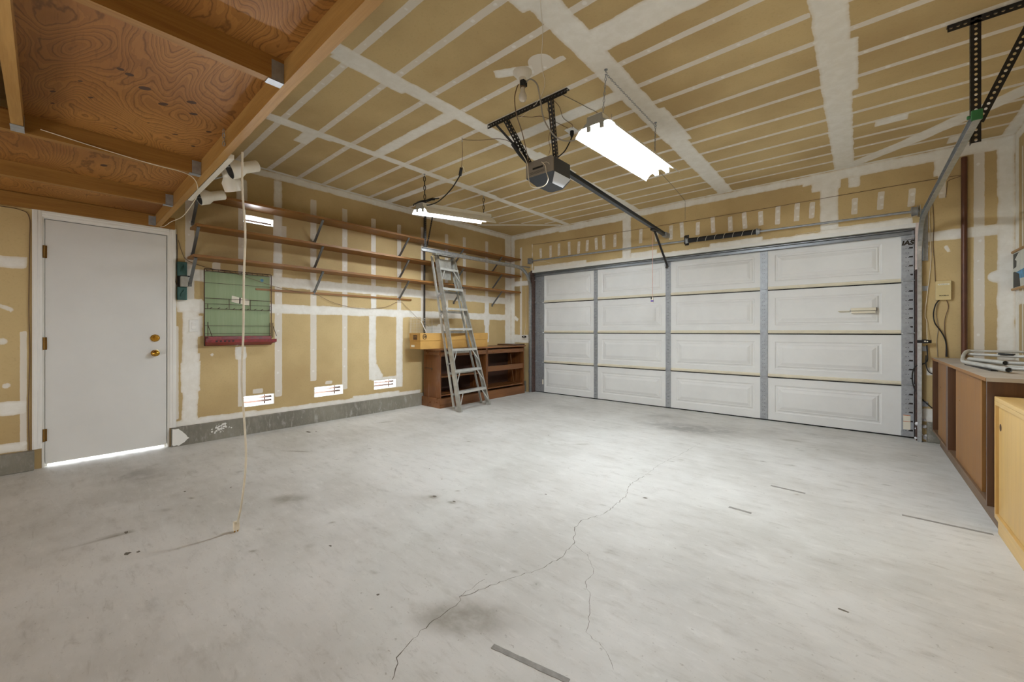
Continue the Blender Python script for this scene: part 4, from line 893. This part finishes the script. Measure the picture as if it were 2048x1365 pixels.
# ------------------------------------------------------------------ hanging shop lights
def shop_light(P0, P1, hw, hooks, label, tube, tube2, roll=0.0):
    P0, P1 = Vector(P0), Vector(P1); D = (P1-P0).normalized(); R = D.cross(Vector((0, 0, 1))).normalized(); R = (R - Vector((0, 0, roll))).normalized(); U = R.cross(D).normalized()
    t = thing('shop_light', tuple((P0+P1)/2), label, 'light', 'hanging fluorescent shop lights')
    L = (P1-P0).length
    def at(l, r, u): return P0 + D*l + R*r + U*u
    prof = [(-hw, 0.0), (-hw+.004, .012), (-hw*.80, .040), (-.060, .072), (-.058, .074), (.058, .074), (.060, .072), (hw*.80, .040), (hw-.004, .012), (hw, 0.0)]
    b = MB(); n = len(prof); b.add([at(l, r, u) for l in (0, L) for r, u in prof], [(i, i+1, n+i+1, n+i) for i in range(n-1)]); b.build('reflector', 'white', t, solid=0.0016)
    b = MB(); pr = [(-.056, .076), (-.050, .118), (.050, .118), (.056, .076)]; b.add([at(l, r, u) for l in (0.004, L-.004) for r, u in pr], [(i, (i+1) % 4, 4+(i+1) % 4, 4+i) for i in range(4)] + [(0,1,2,3), (4,5,6,7)]); b.build('channel_housing', 'white', t)
    for r, mt in ((-.048, tube), (.048, tube2)):
        b = MB(); b.tube([at(.03, r, .034), at(L-.03, r, .034)], 0.0125, 12, False); b.build('fluorescent_tube', mt, t, smooth=True)
    for l in (0.012, L-.012):
        for r in (-.048, .048):
            b = MB(); b.bar(at(l, r, .074), at(l, r, .020), 0.030, 0.016, tuple(D)); b.build('lamp_socket', 'boxgrey' , t)
    b = MB(); pe = [(-.10, .05), (-.06, .074), (-.055, .112), (.055, .112), (.06, .074), (.10, .05)]; b.add([at(l, r, u) for l in (-.002, .003) for r, u in pe], [(0,1,2,3,4,5), (6,7,8,9,10,11)] + [(i, (i+1) % 6, 6+(i+1) % 6, 6+i) for i in range(6)]); b.build('end_plate', 'boxgrey', t)
    for l, hk in hooks:
        b = MB(); b.chain(tuple(at(l, 0, .118)), (hk[0], hk[1], ZC-.03), 0.022 if hw > .14 else 0.05, 0.002 if hw > .14 else 0.004, 0.006 if hw > .14 else 0.011); b.build('hanging_chain', 'galvdull' if hw > .14 else 'blacksteel', t)
        b = MB(); b.lathe((hk[0], hk[1], ZC), (0, 0, -1), [(0, .012), (.004, .012), (.005, .004), (.02, .003)], 10); b.tube([(hk[0], hk[1], ZC-.018), (hk[0]+.010, hk[1], ZC-.028), (hk[0], hk[1], ZC-.038), (hk[0]-.008, hk[1], ZC-.028)], 0.002, 5); b.build('ceiling_hook', 'galvdull', t)
    return t, at
f1, at1 = shop_light((-1.335, 2.385, 2.425), (-1.325, 3.575, 2.468), 0.148, [(0.11, (-1.307, 2.489)), (1.02, (-1.32, 3.398))], 'large lit white shop light hanging on chains beside the opener', 'tubew', 'tubew')
b = MB(); b.chain((-1.307, 2.489, ZC-.03), (-1.32, 3.398, ZC-.03), 0.024, 0.0018, 0.005); b.build('pull_chain', 'galvdull', f1)
b = MB(); b.tube([at1(.05, .10, .10), at1(.10, .08, .02), at1(.5, .07, .012), at1(1.1, .10, .015)], 0.0016, 5); b.build('wire', 'greycord', f1)
b = MB(); b.chain(tuple(at1(.20, -.02, .030)), tuple(at1(.20, -.02, -.055)), 0.02, 0.002, 0.006); b.build('pull_chain', 'boxgrey', f1)
f2, at2 = shop_light((-3.735, 2.735, 2.418), (-3.735, 3.845, 2.532), 0.139, [(0.075, (-3.733, 2.802)), (1.02, (-3.745, 3.76))], 'smaller shop light near the left wall, tilted on two chains above the ladder', 'tubew2', 'tubew2', 0.13)
b = MB(); b.tube([at2(-.03, -.07, .09), at2(-.045, -.03, .10), at2(-.01, .03, .125), at2(.10, .06, .16), at2(.22, .07, .19)], 0.007, 6); b.tube([at2(-.02, -.02, .12), at2(.02, .04, .14), at2(.16, .07, .165)], 0.006, 6); b.build('cord_bundle', 'black', f2)

# ------------------------------------------------------------------ step ladder leaning on the shelves
ld = thing('step_ladder', (-4.3, 4.0, 0), 'folded aluminium step ladder leaning on the wall shelves in front of the cabinets', 'ladder')
fb = [Vector((-4.105, 3.655, 0.0)), Vector((-4.185, 4.315, 0.0))]
ft = [Vector((-4.640, 3.685, 2.215)), Vector((-4.660, 4.030, 2.215))]
wd = (fb[1]-fb[0]).normalized(); fwd = Vector((0, 0, 1)).cross(wd).normalized()
if fwd.x < 0: fwd = -fwd
def rail_channel(p0, p1, inward, depth=0.068, w=0.024):
    """aluminium C channel with its web outside, flanges pointing inward"""
    b = MB(); d = (p1-p0).normalized(); n = (fwd - d*fwd.dot(d)).normalized(); i = Vector(inward).normalized()
    for a, c_, e0, e1 in ((0, .003, -depth/2, depth/2), (0, w, depth/2-.003, depth/2), (0, w, -depth/2, -depth/2+.003)):
        vs = [p + i*u + n*v for p in (p0, p1) for u in (a, c_) for v in (e0, e1)]
        b.add(vs, [(0,1,3,2), (4,6,7,5), (0,4,5,1), (2,3,7,6), (0,2,6,4), (1,5,7,3)])
    return b
rail_channel(fb[0], ft[0], wd).build('front_rail', 'alum', ld); rail_channel(fb[1], ft[1], -wd).build('front_rail', 'alum', ld)
rb = [Vector((-4.325, 3.745, 0.01)), Vector((-4.385, 4.365, 0.01))]
rtp = [Vector((-4.693, 3.640, 2.19)), Vector((-4.706, 4.010, 2.19))]
rail_channel(rb[0], rtp[0], wd, 0.030, 0.018).build('rear_rail', 'alumstep', ld); rail_channel(rb[1], rtp[1], -wd, 0.030, 0.018).build('rear_rail', 'alumstep', ld)
for k in range(7):
    z = 0.268 + k*0.291; tt = z/2.215
    a, c_ = fb[0].lerp(ft[0], tt), fb[1].lerp(ft[1], tt)
    b = MB(); b.bar(a + wd*.004, c_ - wd*.004, 0.082, 0.004); b.bar(a + wd*.004 + fwd*.04 - Vector((0, 0, .014)), c_ - wd*.004 + fwd*.04 - Vector((0, 0, .014)), 0.003, 0.032); b.bar(a + wd*.004 - fwd*.04 - Vector((0, 0, .010)), c_ - wd*.004 - fwd*.04 - Vector((0, 0, .010)), 0.003, 0.024); b.build('step', 'alumstep', ld)
    if k < 3 or k == 6:
        for p, s in ((a, 1), (c_, -1)):
            q = p + wd*(s*.11) + Vector((0, 0, -.022)); e = fb[0 if s > 0 else 1].lerp(ft[0 if s > 0 else 1], max(.01, tt - .085)) + wd*(s*.010)
            b = MB(); b.bar(q + fwd*.03, e + fwd*.030, 0.016, 0.004, tuple(fwd)); b.build('step_brace', 'alumstep', ld)
    if k < 6:
        zb = z - 0.075 + 0.03*k/6; tb = max(.02, zb/2.19); a2, c2 = rb[0].lerp(rtp[0], tb), rb[1].lerp(rtp[1], tb)
        b = MB(); b.bar(a2 + wd*.003, c2 - wd*.003, 0.004, 0.034 if k else 0.028); b.build('rear_bar', 'alum', ld)
b = MB(); b.box(-4.700, -4.610, 3.660, 4.055, 2.205, 2.235); b.build('ladder_top', 'alum', ld, bevel=0.004)
b = MB(); q0, q1 = fb[0].lerp(ft[0], .905) - fwd*.02, fb[1].lerp(ft[1], .905) - fwd*.02; b.bar(q0 + wd*.03, q1 - wd*.10, 0.004, 0.29); b.build('label_plate', 'alum', ld)
for s, p in ((1, fb[0]), (-1, fb[1])):
    b = MB(); b.bar(p + wd*(s*.012) + Vector((0, 0, .001)), p + wd*(s*.012) + Vector((-.010, 0, .045)), 0.028, 0.074, tuple(fwd)); b.build('foot', 'alum', ld)
    b = MB(); r_ = rb[0 if s > 0 else 1]; b.bar(r_ + wd*(s*.009) - Vector((0, 0, .008)), r_ + wd*(s*.009) + Vector((0, 0, .02)), 0.022, 0.032, tuple(fwd)); b.build('foot', 'boxgrey', ld)
for tt in (0.30, 0.62, 0.74):
    a, c_ = fb[0].lerp(ft[0], tt), rb[0].lerp(rtp[0], tt - .02)
    b = MB(); b.bar(a - wd*.002, c_ - wd*.002, 0.003, 0.022); b.build('spreader', 'galvdull', ld)

# ------------------------------------------------------------------ two open cabinets and their worktop, left corner
CX0, CX1 = -4.90, -4.52
def open_cabinet(y0, y1, label, left):
    t = thing('base_cabinet', ((CX0+CX1)/2, (y0+y1)/2, 0), label, 'cabinet', 'dark open cabinets in the left corner')
    b = MB(); b.box(CX0, CX1, y0, y0+.018, .135, .825); b.build('side_panel', 'cabred', t, bevel=0.001)
    b = MB(); b.box(CX0, CX1, y1-.018, y1, .135, .825); b.build('side_panel', 'cabred', t, bevel=0.001)
    b = MB(); b.box(CX0, CX0+.006, y0+.018, y1-.018, .135, .825); b.build('back_panel', 'cabin', t)
    b = MB(); b.box(CX0, CX1-.01, y0+.018, y1-.018, .165, .183); b.build('bottom_panel', 'cabredh', t)
    b = MB(); b.box(CX0-.02, CX1+.022 if left else CX1+.012, y0-(.022 if left else 0), y1+.004, 0, .135); b.build('plinth', 'cabredh', t, bevel=0.004)
    b = MB(); b.box(CX1-.022, CX1-.002, y0+.018, y1-.018, .735, .800); b.build('top_rail', 'cabredh', t, bevel=0.001)
    if not left:
        b = MB(); b.box(CX1-.030, CX1-.010, y0+.018, y1-.018, .445, .530); b.build('drawer_rail', 'cabredh', t)
        b = MB(); b.bar((CX1-.10, y1-.17, .185), (CX1-.12, y1-.24, .70), 0.02, 0.008); b.build('loose_stick', 'cabredh', t)
    else:
        b = MB(); b.box(CX0+.006, CX1-.08, y0+.018, y1-.018, .42, .438); b.build('inner_shelf', 'cabredh', t)
        b = MB(); b.box(CX0+.02, CX1-.01, y0-.012, y0, .755, .795); b.build('side_ledge', 'cabredh', t)
        b = MB(); b.box(CX0+.04, CX0+.20, y0-.004, y0, .555, .560); b.box(CX0+.19, CX0+.20, y0-.004, y0, .535, .560); b.build('side_slot', 'black', t)
    for k, yy in enumerate(np.linspace(y0+.12, y1-.12, 4)):
        b = MB(); b.lathe((CX1-.002, yy, .768), (1, 0, 0), [(0, .006), (.003, .005), (.004, .001)], 8); b.build('screw', 'brass', t)
    return t
open_cabinet(3.665, 4.612, 'dark reddish-brown open cabinet behind the ladder', True)
open_cabinet(4.620, 5.560, 'dark reddish-brown open cabinet nearest the garage door, right of the ladder', False)
b = MB(); b.box(-4.955, -4.500, 3.640, 5.585, .826, .848); tag(b.build('worktop', 'topred', bevel=0.003), 'long worn wooden worktop across both dark corner cabinets', 'worktop')
b = MB(); b.box(-4.93, -4.56, 5.30, 5.625, .849, .872); tag(b.build('wood_board', 'browndk', bevel=0.002), 'short dark board lying on the worktop end beside the garage door', 'board')
# lamp carton
bx = thing('cardboard_box', (-4.68, 4.0, .849), 'long brown cardboard box lying on the worktop behind the ladder', 'box')
b = MB(); b.box(-4.800, -4.556, 3.352, 4.665, .849, .965); b.build('carton_base', 'cardboard', bx, bevel=0.003)
b = MB(); b.box(-4.804, -4.552, 3.346, 4.671, .966, 1.072); b.build('carton_lid', 'cardboard', bx, bevel=0.003)
b = MB(); b.tube([(-4.5505, 3.420 + .030*math.cos(a), 1.022 + .034*math.sin(a)) for a in [2*PI*k/24 for k in range(25)]], 0.004, 5, False); b.build('ring_mark', 'ink', bx, 'round printed mark')
b = text_mb('GE', 0.036, (-4.5514, 3.420, 1.022), (0, 1, 0), (0, 0, 1), 0.0003, 0.002, 0.25); b.build('monogram', 'ink', bx, 'printed monogram')
b = MB(); b.box(-4.712, -4.622, 3.3450, 3.3462, .98, 1.045); b.build('end_label', 'browndk', bx, 'dark printed end label')
b = MB(); b.box(-4.768, -4.690, 3.3508, 3.3522, .875, .905); b.build('end_sticker', 'label', bx, 'small white sticker')
b = text_mb('30 LAMPS', 0.016, (-4.667, 3.3446, 1.02), (1, 0, 0), (0, 0, 1), 0.0002); b.build('print', 'cardboard', bx)
# wire basket behind the box
wb = thing('wire_basket', (-4.90, 3.75, .849), 'white wire grid basket standing against the wall behind the cardboard box', 'basket')
b = MB()
for z in np.arange(1.0, 1.29, .0235): b.tube([(-4.905, 3.43, z), (-4.905, 4.07, z)], 0.0016, 4, False)
b.build('grid_wire', 'wirew', wb)
b = MB()
for y in np.arange(3.43, 4.08, .027): b.tube([(-4.905, y, .85), (-4.905, y, 1.29)], 0.0016, 4, False)
b.build('upright_grid_wire', 'wirew', wb)
b = MB(); b.tube([(-4.905, 3.43, .85), (-4.905, 3.43, 1.29), (-4.905, 4.07, 1.29), (-4.905, 4.07, .85)], 0.0032, 6, False); b.build('rim_wire', 'wirew', wb)
b = MB(); b.bar((-4.88, 3.60, 1.25), (-4.84, 3.68, 1.06), 0.018, 0.01); b.build('clip', 'white', wb)

# ------------------------------------------------------------------ safety sensors
for x, s, lb in ((0.475, 1, 'black door safety sensor bracket on the right track beside the brown cabinet'), (-4.60, -1, 'black door safety sensor bracket on the left track above the corner cabinets')):
    t = thing('safety_sensor', (x, 5.68, 1.0), lb, 'sensor', 'door safety sensors')
    b = MB(); b.box(min(x-s*.045, x+s*.055), max(x-s*.045, x+s*.055), 5.66, 5.664, .982, 1.012); b.build('bracket', 'black', t)
    b = MB(); b.box(x-.012, x+.030, 5.635, 5.664, .980, 1.016); b.build('sensor_body', 'black', t, bevel=0.003)
    b = MB(); b.lathe((x+.008, 5.635, 1.0), (0, -1, 0), [(0, .007), (.002, .006)], 10); b.lathe((x+.024, 5.635, .998), (0, -1, 0), [(0, .006), (.003, .004)], 10); b.build('lens', 'label', t)
cord('sensor_wire', [(0.50, 5.66, 1.01), (0.50, 5.69, 1.08), (0.50, 5.705, 1.20), (0.49, 5.705, 1.30), (0.53, 5.71, 1.8), (0.52, 5.71, 2.2), (0.525, 5.71, 2.42)], 0.0026, 'whitecord', 'thin pale wire rising from the right sensor up the wall')
cord('sensor_wire', [(-4.60, 5.66, 1.02), (-4.585, 5.69, 1.3), (-4.60, 5.71, 1.6), (-4.60, 5.71, 1.9)], 0.0026, 'whitecord', 'thin pale wire rising from the left sensor up the wall')
cord('track_cable', [(0.50, 5.7, .96), (0.50, 5.69, .80), (0.42, 5.72, .74), (0.40, 5.73, .62), (0.43, 5.72, .48), (0.52, 5.68, .36), (0.60, 5.69, .30)], 0.005, 'black', 'black cable looped around the foot of the right door track')
cord('track_cable', [(0.495, 5.7, .86), (0.495, 5.69, .76), (0.52, 5.69, .69), (0.58, 5.7, .675), (0.63, 5.71, .675)], 0.0045, 'black', 'black cable behind the end of the brown cabinet')

# ------------------------------------------------------------------ beige receiver box
rb_ = thing('receiver_box', (0.612, YB, 1.40), 'small beige wall box with printed labels and dangling wires', 'control box')
b = MB(); b.box(0.559, 0.664, YB-.036, YB-.001, 1.402, 1.588); b.build('case', 'beige', rb_, bevel=0.003)
b = MB(); b.box(0.574, 0.652, YB-.0372, YB-.036, 1.546, 1.561); b.build('label_strip', 'label', rb_)
b = text_mb('RECEIVER UNIT', 0.0092, (0.612, YB-.0375, 1.5535), (1, 0, 0), (0, 0, 1), 0.0002); b.build('label_print', 'ink', rb_)
b = text_mb('MOORE-O', 0.0135, (0.615, YB-.0366, 1.444), (1, 0, 0), (0, 0, 1), 0.0003, 0.0006); b.build('maker_print', 'ink', rb_)
b = MB(); b.lathe((0.664, YB-.02, 1.495), (1, 0, 0), [(0, .004), (.004, .003)], 8); b.build('screw', 'brass', rb_)
cord('box_cable', [(0.585, YB-.02, 1.402), (0.56, YB-.03, 1.36), (0.545, YB-.035, 1.27), (0.555, YB-.03, 1.18), (0.595, YB-.02, 1.10), (0.625, YB-.015, 1.02), (0.635, YB-.015, .93), (0.636, YB-.015, .85)], 0.005, 'black', 'black cable curving down from the beige box behind the cabinet')
cord('box_wire', [(0.635, YB-.012, 1.402), (0.647, YB-.010, 1.33), (0.625, YB-.012, 1.22), (0.622, YB-.010, 1.10), (0.632, YB-.010, 1.0), (0.628, YB-.010, .85)], 0.003, 'browncord', 'brown wire hanging straight down from the beige box')
cord('box_wire', [(0.560, YB-.008, 1.588), (0.555, YB-.006, 1.75), (0.545, YB-.006, 1.95), (0.55, YB-.006, 2.15), (0.54, YB-.006, 2.45)], 0.0026, 'browncord', 'brown wire rising from the beige box up the wall')
cord('box_wire', [(0.575, YB-.008, 1.38), (0.565, YB-.008, 1.28), (0.58, YB-.008, 1.15), (0.57, YB-.008, 1.0), (0.575, YB-.008, .85)], 0.0022, 'greycord', 'thin grey wire on the wall under the beige box')

# ------------------------------------------------------------------ brown cabinet with sliding doors (right wall)
BX0, BX1 = 0.530, 1.035
y0, y1 = 3.395, 5.60
bc = thing('storage_cabinet', (0.78, 4.5, 0), 'long brown wooden cabinet with sliding doors along the right wall', 'cabinet')
b = MB(); b.box(BX0-.004, BX1, y0-.004, y1, .822, .844); b.build('top_panel', ['dusty'], bc, 'dusty grey top', bevel=0.001)
b = MB(); b.box(BX0-.006, BX0-.004, y0-.004, y1, .822, .842); b.build('top_edge', 'brown', bc)
for a, c_, nm in ((y0, y0+.020, 'side_panel'), (y1-.020, y1, 'side_panel'), (4.70, 4.79, 'divider')):
    b = MB(); b.box(BX0, BX1, a, c_, .135, .822); b.build(nm, 'browndk', bc, bevel=0.001)
b = MB(); b.box(BX1-.006, BX1, y0+.02, y1-.02, .135, .822); b.build('back_panel', 'cabin', bc)
b = MB(); b.box(BX0+.002, BX1, y0+.02, y1-.02, .135, .153); b.build('bottom_panel', 'plinth', bc)
for a, c_, dx in ((4.80, 5.36, .014), (3.61, 4.46, .014)):
    b = MB(); b.box(BX0+dx, BX0+dx+.016, a, c_, .153, .815); o = b.build('sliding_door', 'brown', bc, bevel=0.001)
    if dx < .02:
        b = MB(); b.lathe((BX0+dx, c_-.16, .60), (-1, 0, 0), [(0, .006), (.002, .006), (.0025, .002)], 10); b.build('nail_head', 'brass', o)
for a, c_ in ((y0+.05, 4.575), (4.58, y1)):
    b = MB(); b.box(BX0+.050, BX0+.066, a, c_, 0, .135); b.build('plinth_board', 'plinth', bc, bevel=0.001)

# ------------------------------------------------------------------ yellow cabinet (right foreground)
yc = thing('storage_cabinet', (0.8, 2.8, 0), 'low yellow pine cabinet in the right foreground with a round finger hole', 'cabinet')
YX0, YX1 = 0.555, 1.035; y0, y1 = 1.75, 3.385
b = MB(); b.box(YX0, YX1, y0, y1, .722, .744); b.build('top_panel', 'yellowh', yc, bevel=0.002)
b = MB(); b.box(YX0, YX1, y1-.020, y1, .085, .722); b.build('side_panel', 'yellow', yc, bevel=0.001)
b = MB(); b.box(YX0, YX1, y0, y0+.020, .085, .722); b.build('side_panel', 'yellow', yc, bevel=0.001)
b = MB(); b.box(YX0, YX0+.02, y0+.02, y1-.02, .700, .722); b.build('front_rail', 'yellowh', yc)
b = MB(); b.box(YX0, YX1, y0+.02, y1-.02, .085, .110); b.build('bottom_panel', 'yellowh', yc)
b = MB(); b.box(YX1-.006, YX1, y0+.02, y1-.02, .11, .722); b.build('back_panel', 'yellow', yc)
b = MB(); b.box(YX0+.012, YX1, y0, y1-.004, 0, .085); b.build('plinth', 'yellowh', yc, bevel=0.002)
b = MB(); b.box(YX0+.012, YX0+.028, 2.50, y1-.022, .112, .698); o = b.build('sliding_door', 'yellow', yc, bevel=0.001)
b = MB(); b.lathe((YX0+.0118, 3.325, .585), (-1, 0, 0), [(0, .019), (.0006, .019)], 20); b.build('finger_hole', 'cabin', o, 'dark recessed finger hole')
b = MB(); b.box(YX0+.030, YX0+.046, y0+.022, 2.60, .112, .698); b.build('sliding_door', 'yellow', yc, bevel=0.001)

# ------------------------------------------------------------------ folded tube frames on the brown cabinet
fc = thing('folding_frame', (0.8, 4.0, .845), 'bundle of folded aluminium tube frames lying on the brown cabinet', 'folding chair')
tubes = [((0.603, 4.49, .866), (0.676, 3.78, .866), .015), ((0.627, 4.56, .890), (0.722, 4.115, .890), .0145), ((0.640, 4.58, .872), (1.00, 4.14, .886), .012), ((0.665, 4.84, .942), (1.02, 4.80, .942), .010),
         ((0.655, 4.80, .918), (1.02, 4.46, .915), .011), ((0.72, 4.34, .860), (1.02, 3.86, .860), .011), ((0.71, 4.16, .858), (1.02, 3.70, .858), .010)]
for p0, p1, r in tubes:
    b = MB(); b.tube([p0, p1], r, 14, False, False); n = len(b.v)
    b.tube([p0, p1], r*.80, 14, False, False)
    b.build('frame_tube', 'alumstep', fc, smooth=True)
for p0, p1, r in tubes[:2]:
    d_ = (Vector(p1)-Vector(p0)).normalized()
    b = MB(); b.lathe(Vector(p1) - d_*.004, d_, [(0, r*.80), (.001, r*.80)], 14); b.build('tube_bore', 'black', fc, 'dark open tube end')
b = MB(); b.bar((0.615, 4.56, .849), (0.645, 3.93, .849), 0.03, 0.008); b.build('flat_bar', 'blacksteel', fc)
b = MB(); b.bar((0.787, 4.66, .930), (0.850, 4.61, .928), 0.022, 0.012); b.build('grip', 'black', fc)
b = MB(); b.tube([(0.603, 4.49, .866), (0.592, 4.56, .872), (0.61, 4.68, .905), (0.64, 4.80, .935), (0.665, 4.84, .942)], 0.0115, 10); b.build('bent_tube', 'alumstep', fc, smooth=True)

# ------------------------------------------------------------------ scroll poster on the right wall
po = thing('wall_scroll', (XR, 5.1, 1.46), 'hanging landscape scroll with wooden rods on the right wall', 'poster')
b = MB(); b.add([(XR-.012, 5.74-.03, 1.485), (XR-.012, 4.70, 1.485), (XR-.012, 4.70, 1.80), (XR-.012, 5.71, 1.80)], [(0, 1, 2, 3)])
b.mat(1).add([(XR-.0135, 5.705, 1.49), (XR-.0135, 5.50, 1.49), (XR-.0135, 5.53, 1.60), (XR-.0135, 5.66, 1.63), (XR-.0135, 5.705, 1.63)], [(0, 1, 2, 3, 4)])
b.add([(XR-.0135, 5.705, 1.66), (XR-.0135, 5.62, 1.67), (XR-.0135, 5.61, 1.72), (XR-.0135, 5.66, 1.74), (XR-.0135, 5.54, 1.79), (XR-.0135, 5.705, 1.79)], [(0, 1, 2, 3, 4, 5)])
b.mat(2).add([(XR-.0130, 5.66, 1.56), (XR-.0130, 4.9, 1.55), (XR-.0130, 4.9, 1.66), (XR-.0130, 5.66, 1.62)], [(0, 1, 2, 3)])
b.build('picture_sheet', ['posterlt', 'posterdk', 'postersky'], po, solid=0.0006)
for zz in (1.475, 1.81):
    b = MB(); b.tube([(XR-.016, 5.715, zz), (XR-.016, 4.68, zz)], 0.011, 8, False); b.build('rod', 'curtainwood', po)

# ------------------------------------------------------------------ tape marks on the floor
def ftape(pts, w_, label):
    b = MB(); L = []
    for a, c_ in zip(pts[:-1], pts[1:]):
        for k in range(14):
            t_ = k/14; L.append((a[0]+(c_[0]-a[0])*t_, a[1]+(c_[1]-a[1])*t_))
    L.append(pts[-1]); rows = []
    dx, dy = pts[-1][0]-pts[0][0], pts[-1][1]-pts[0][1]; q = math.hypot(dx, dy); nx, ny = -dy/q, dx/q
    for x, y in L:
        e0, e1 = w_*random.uniform(.8, 1.05), w_*random.uniform(.8, 1.05)
        rows += [(x-nx*e0, y-ny*e0, .0008), (x+nx*e1, y+ny*e1, .0008)]
    b.add(rows, [(2*i, 2*i+1, 2*i+3, 2*i+2) for i in range(len(L)-1)])
    return tag(b.build('floor_tape', 'tapegrey', solid=0.0008), label, 'tape', 'grey tape marks on the floor')
ftape([(-0.48, 3.372), (-0.28, 3.36)], .012, 'short grey tape mark on the floor nearest the garage door')
ftape([(-0.62, 2.79), (-0.495, 2.782)], .012, 'shortest faded grey tape mark in the middle of the floor')
ftape([(0.19, 3.345), (0.545, 3.345)], .012, 'long grey tape strip ending at the yellow cabinet')
ftape([(-0.97, 1.018), (-0.69, 1.072)], .011, 'grey tape strip in the foreground at the bottom edge of the photo')

# ------------------------------------------------------------------ dried foam at the foot of the right jamb
b = MB()
rnd = random.Random(3)
for k in range(26):
    z = abs(rnd.gauss(0, .12)); x = rnd.choice((.445, .495, .505)) + rnd.uniform(-.02, .02); y = 5.725 + rnd.uniform(-.02, .02); r = rnd.uniform(.008, .02)
    b.lathe((x, y, z), (rnd.uniform(-1, 1), rnd.uniform(-1, 1), 1), [(-r, .001), (-r*.6, r*.8), (0, r), (r*.6, r*.8), (r, .001)], 8)
tag(b.build('foam_bead', 'foam', smooth=True), 'crusty white foam at the foot of the right door track', 'foam', kind='stuff')

# ------------------------------------------------------------------ camera
SENSOR = 36.0; FPX = 805.14; YAW = math.radians(40.84)
cam = bpy.data.cameras.new('camera'); co_ = bpy.data.objects.new('camera', cam); COL.objects.link(co_)
cam.sensor_width = SENSOR; cam.lens = FPX / 2048 * SENSOR; cam.shift_y = (662.7 - 682.5) / 2048
cam.clip_start = 0.02
co_.location = (0, 0, 1.10); co_.rotation_euler = (math.radians(90), 0, YAW)
SC.camera = co_

# ------------------------------------------------------------------ light: daylight outside, lamps inside
wd_ = bpy.data.worlds.new('daylight'); SC.world = wd_; wd_.use_nodes = True
wd_.node_tree.nodes['Background'].inputs[0].default_value = (0.93, 0.97, 1.0, 1); wd_.node_tree.nodes['Background'].inputs[1].default_value = 5.0
def area(name, loc, rot, sx, sy, power, col=(1, 1, 1)):
    l = bpy.data.lights.new(name, 'AREA'); l.shape = 'RECTANGLE'; l.size, l.size_y, l.energy, l.color = sx, sy, power, col
    o = bpy.data.objects.new(name, l); COL.objects.link(o); o.location = loc; o.rotation_euler = rot; return o
area('rear_fill_light', (-1.85, YR+0.03, 0.62), (math.radians(100), 0, 0), 4.6, 1.0, 62, (0.97, 0.99, 1.0))  # added soft fill behind the camera; the rear wall has no window

# bright patio daylight bouncing up through the vent openings
for (y0, y1, z0, z1), p in zip(VENT, (2.0, 60.0, 40.0, 8.0)):
    area('vent_daylight', (XL-0.15, (y0+y1)/2, (z0+z1)/2), (Vector((-2.5, 0.2, 2.25)) - Vector((XL-0.1, (y0+y1)/2, (z0+z1)/2)) if z0 < 1 else Vector((1, 0, 0))).to_track_quat('-Z', 'Z').to_euler(), y1-y0-.03, z1-z0-.02, p, (0.95, 0.97, 1.0)).data.spread = math.radians(85)

vs_ = SC.view_settings
vs_.view_transform = 'Standard'; vs_.look = 'None'; vs_.exposure = 0.22; vs_.gamma = 1.0; vs_.use_curve_mapping = False
SC.cycles.use_denoising = True
SC.cycles.max_bounces = 6; SC.cycles.diffuse_bounces = 4; SC.cycles.glossy_bounces = 3; SC.cycles.transmission_bounces = 2
SC.cycles.use_adaptive_sampling = True; SC.cycles.adaptive_threshold = 0.10
SC.cycles.sample_clamp_indirect = 6.0
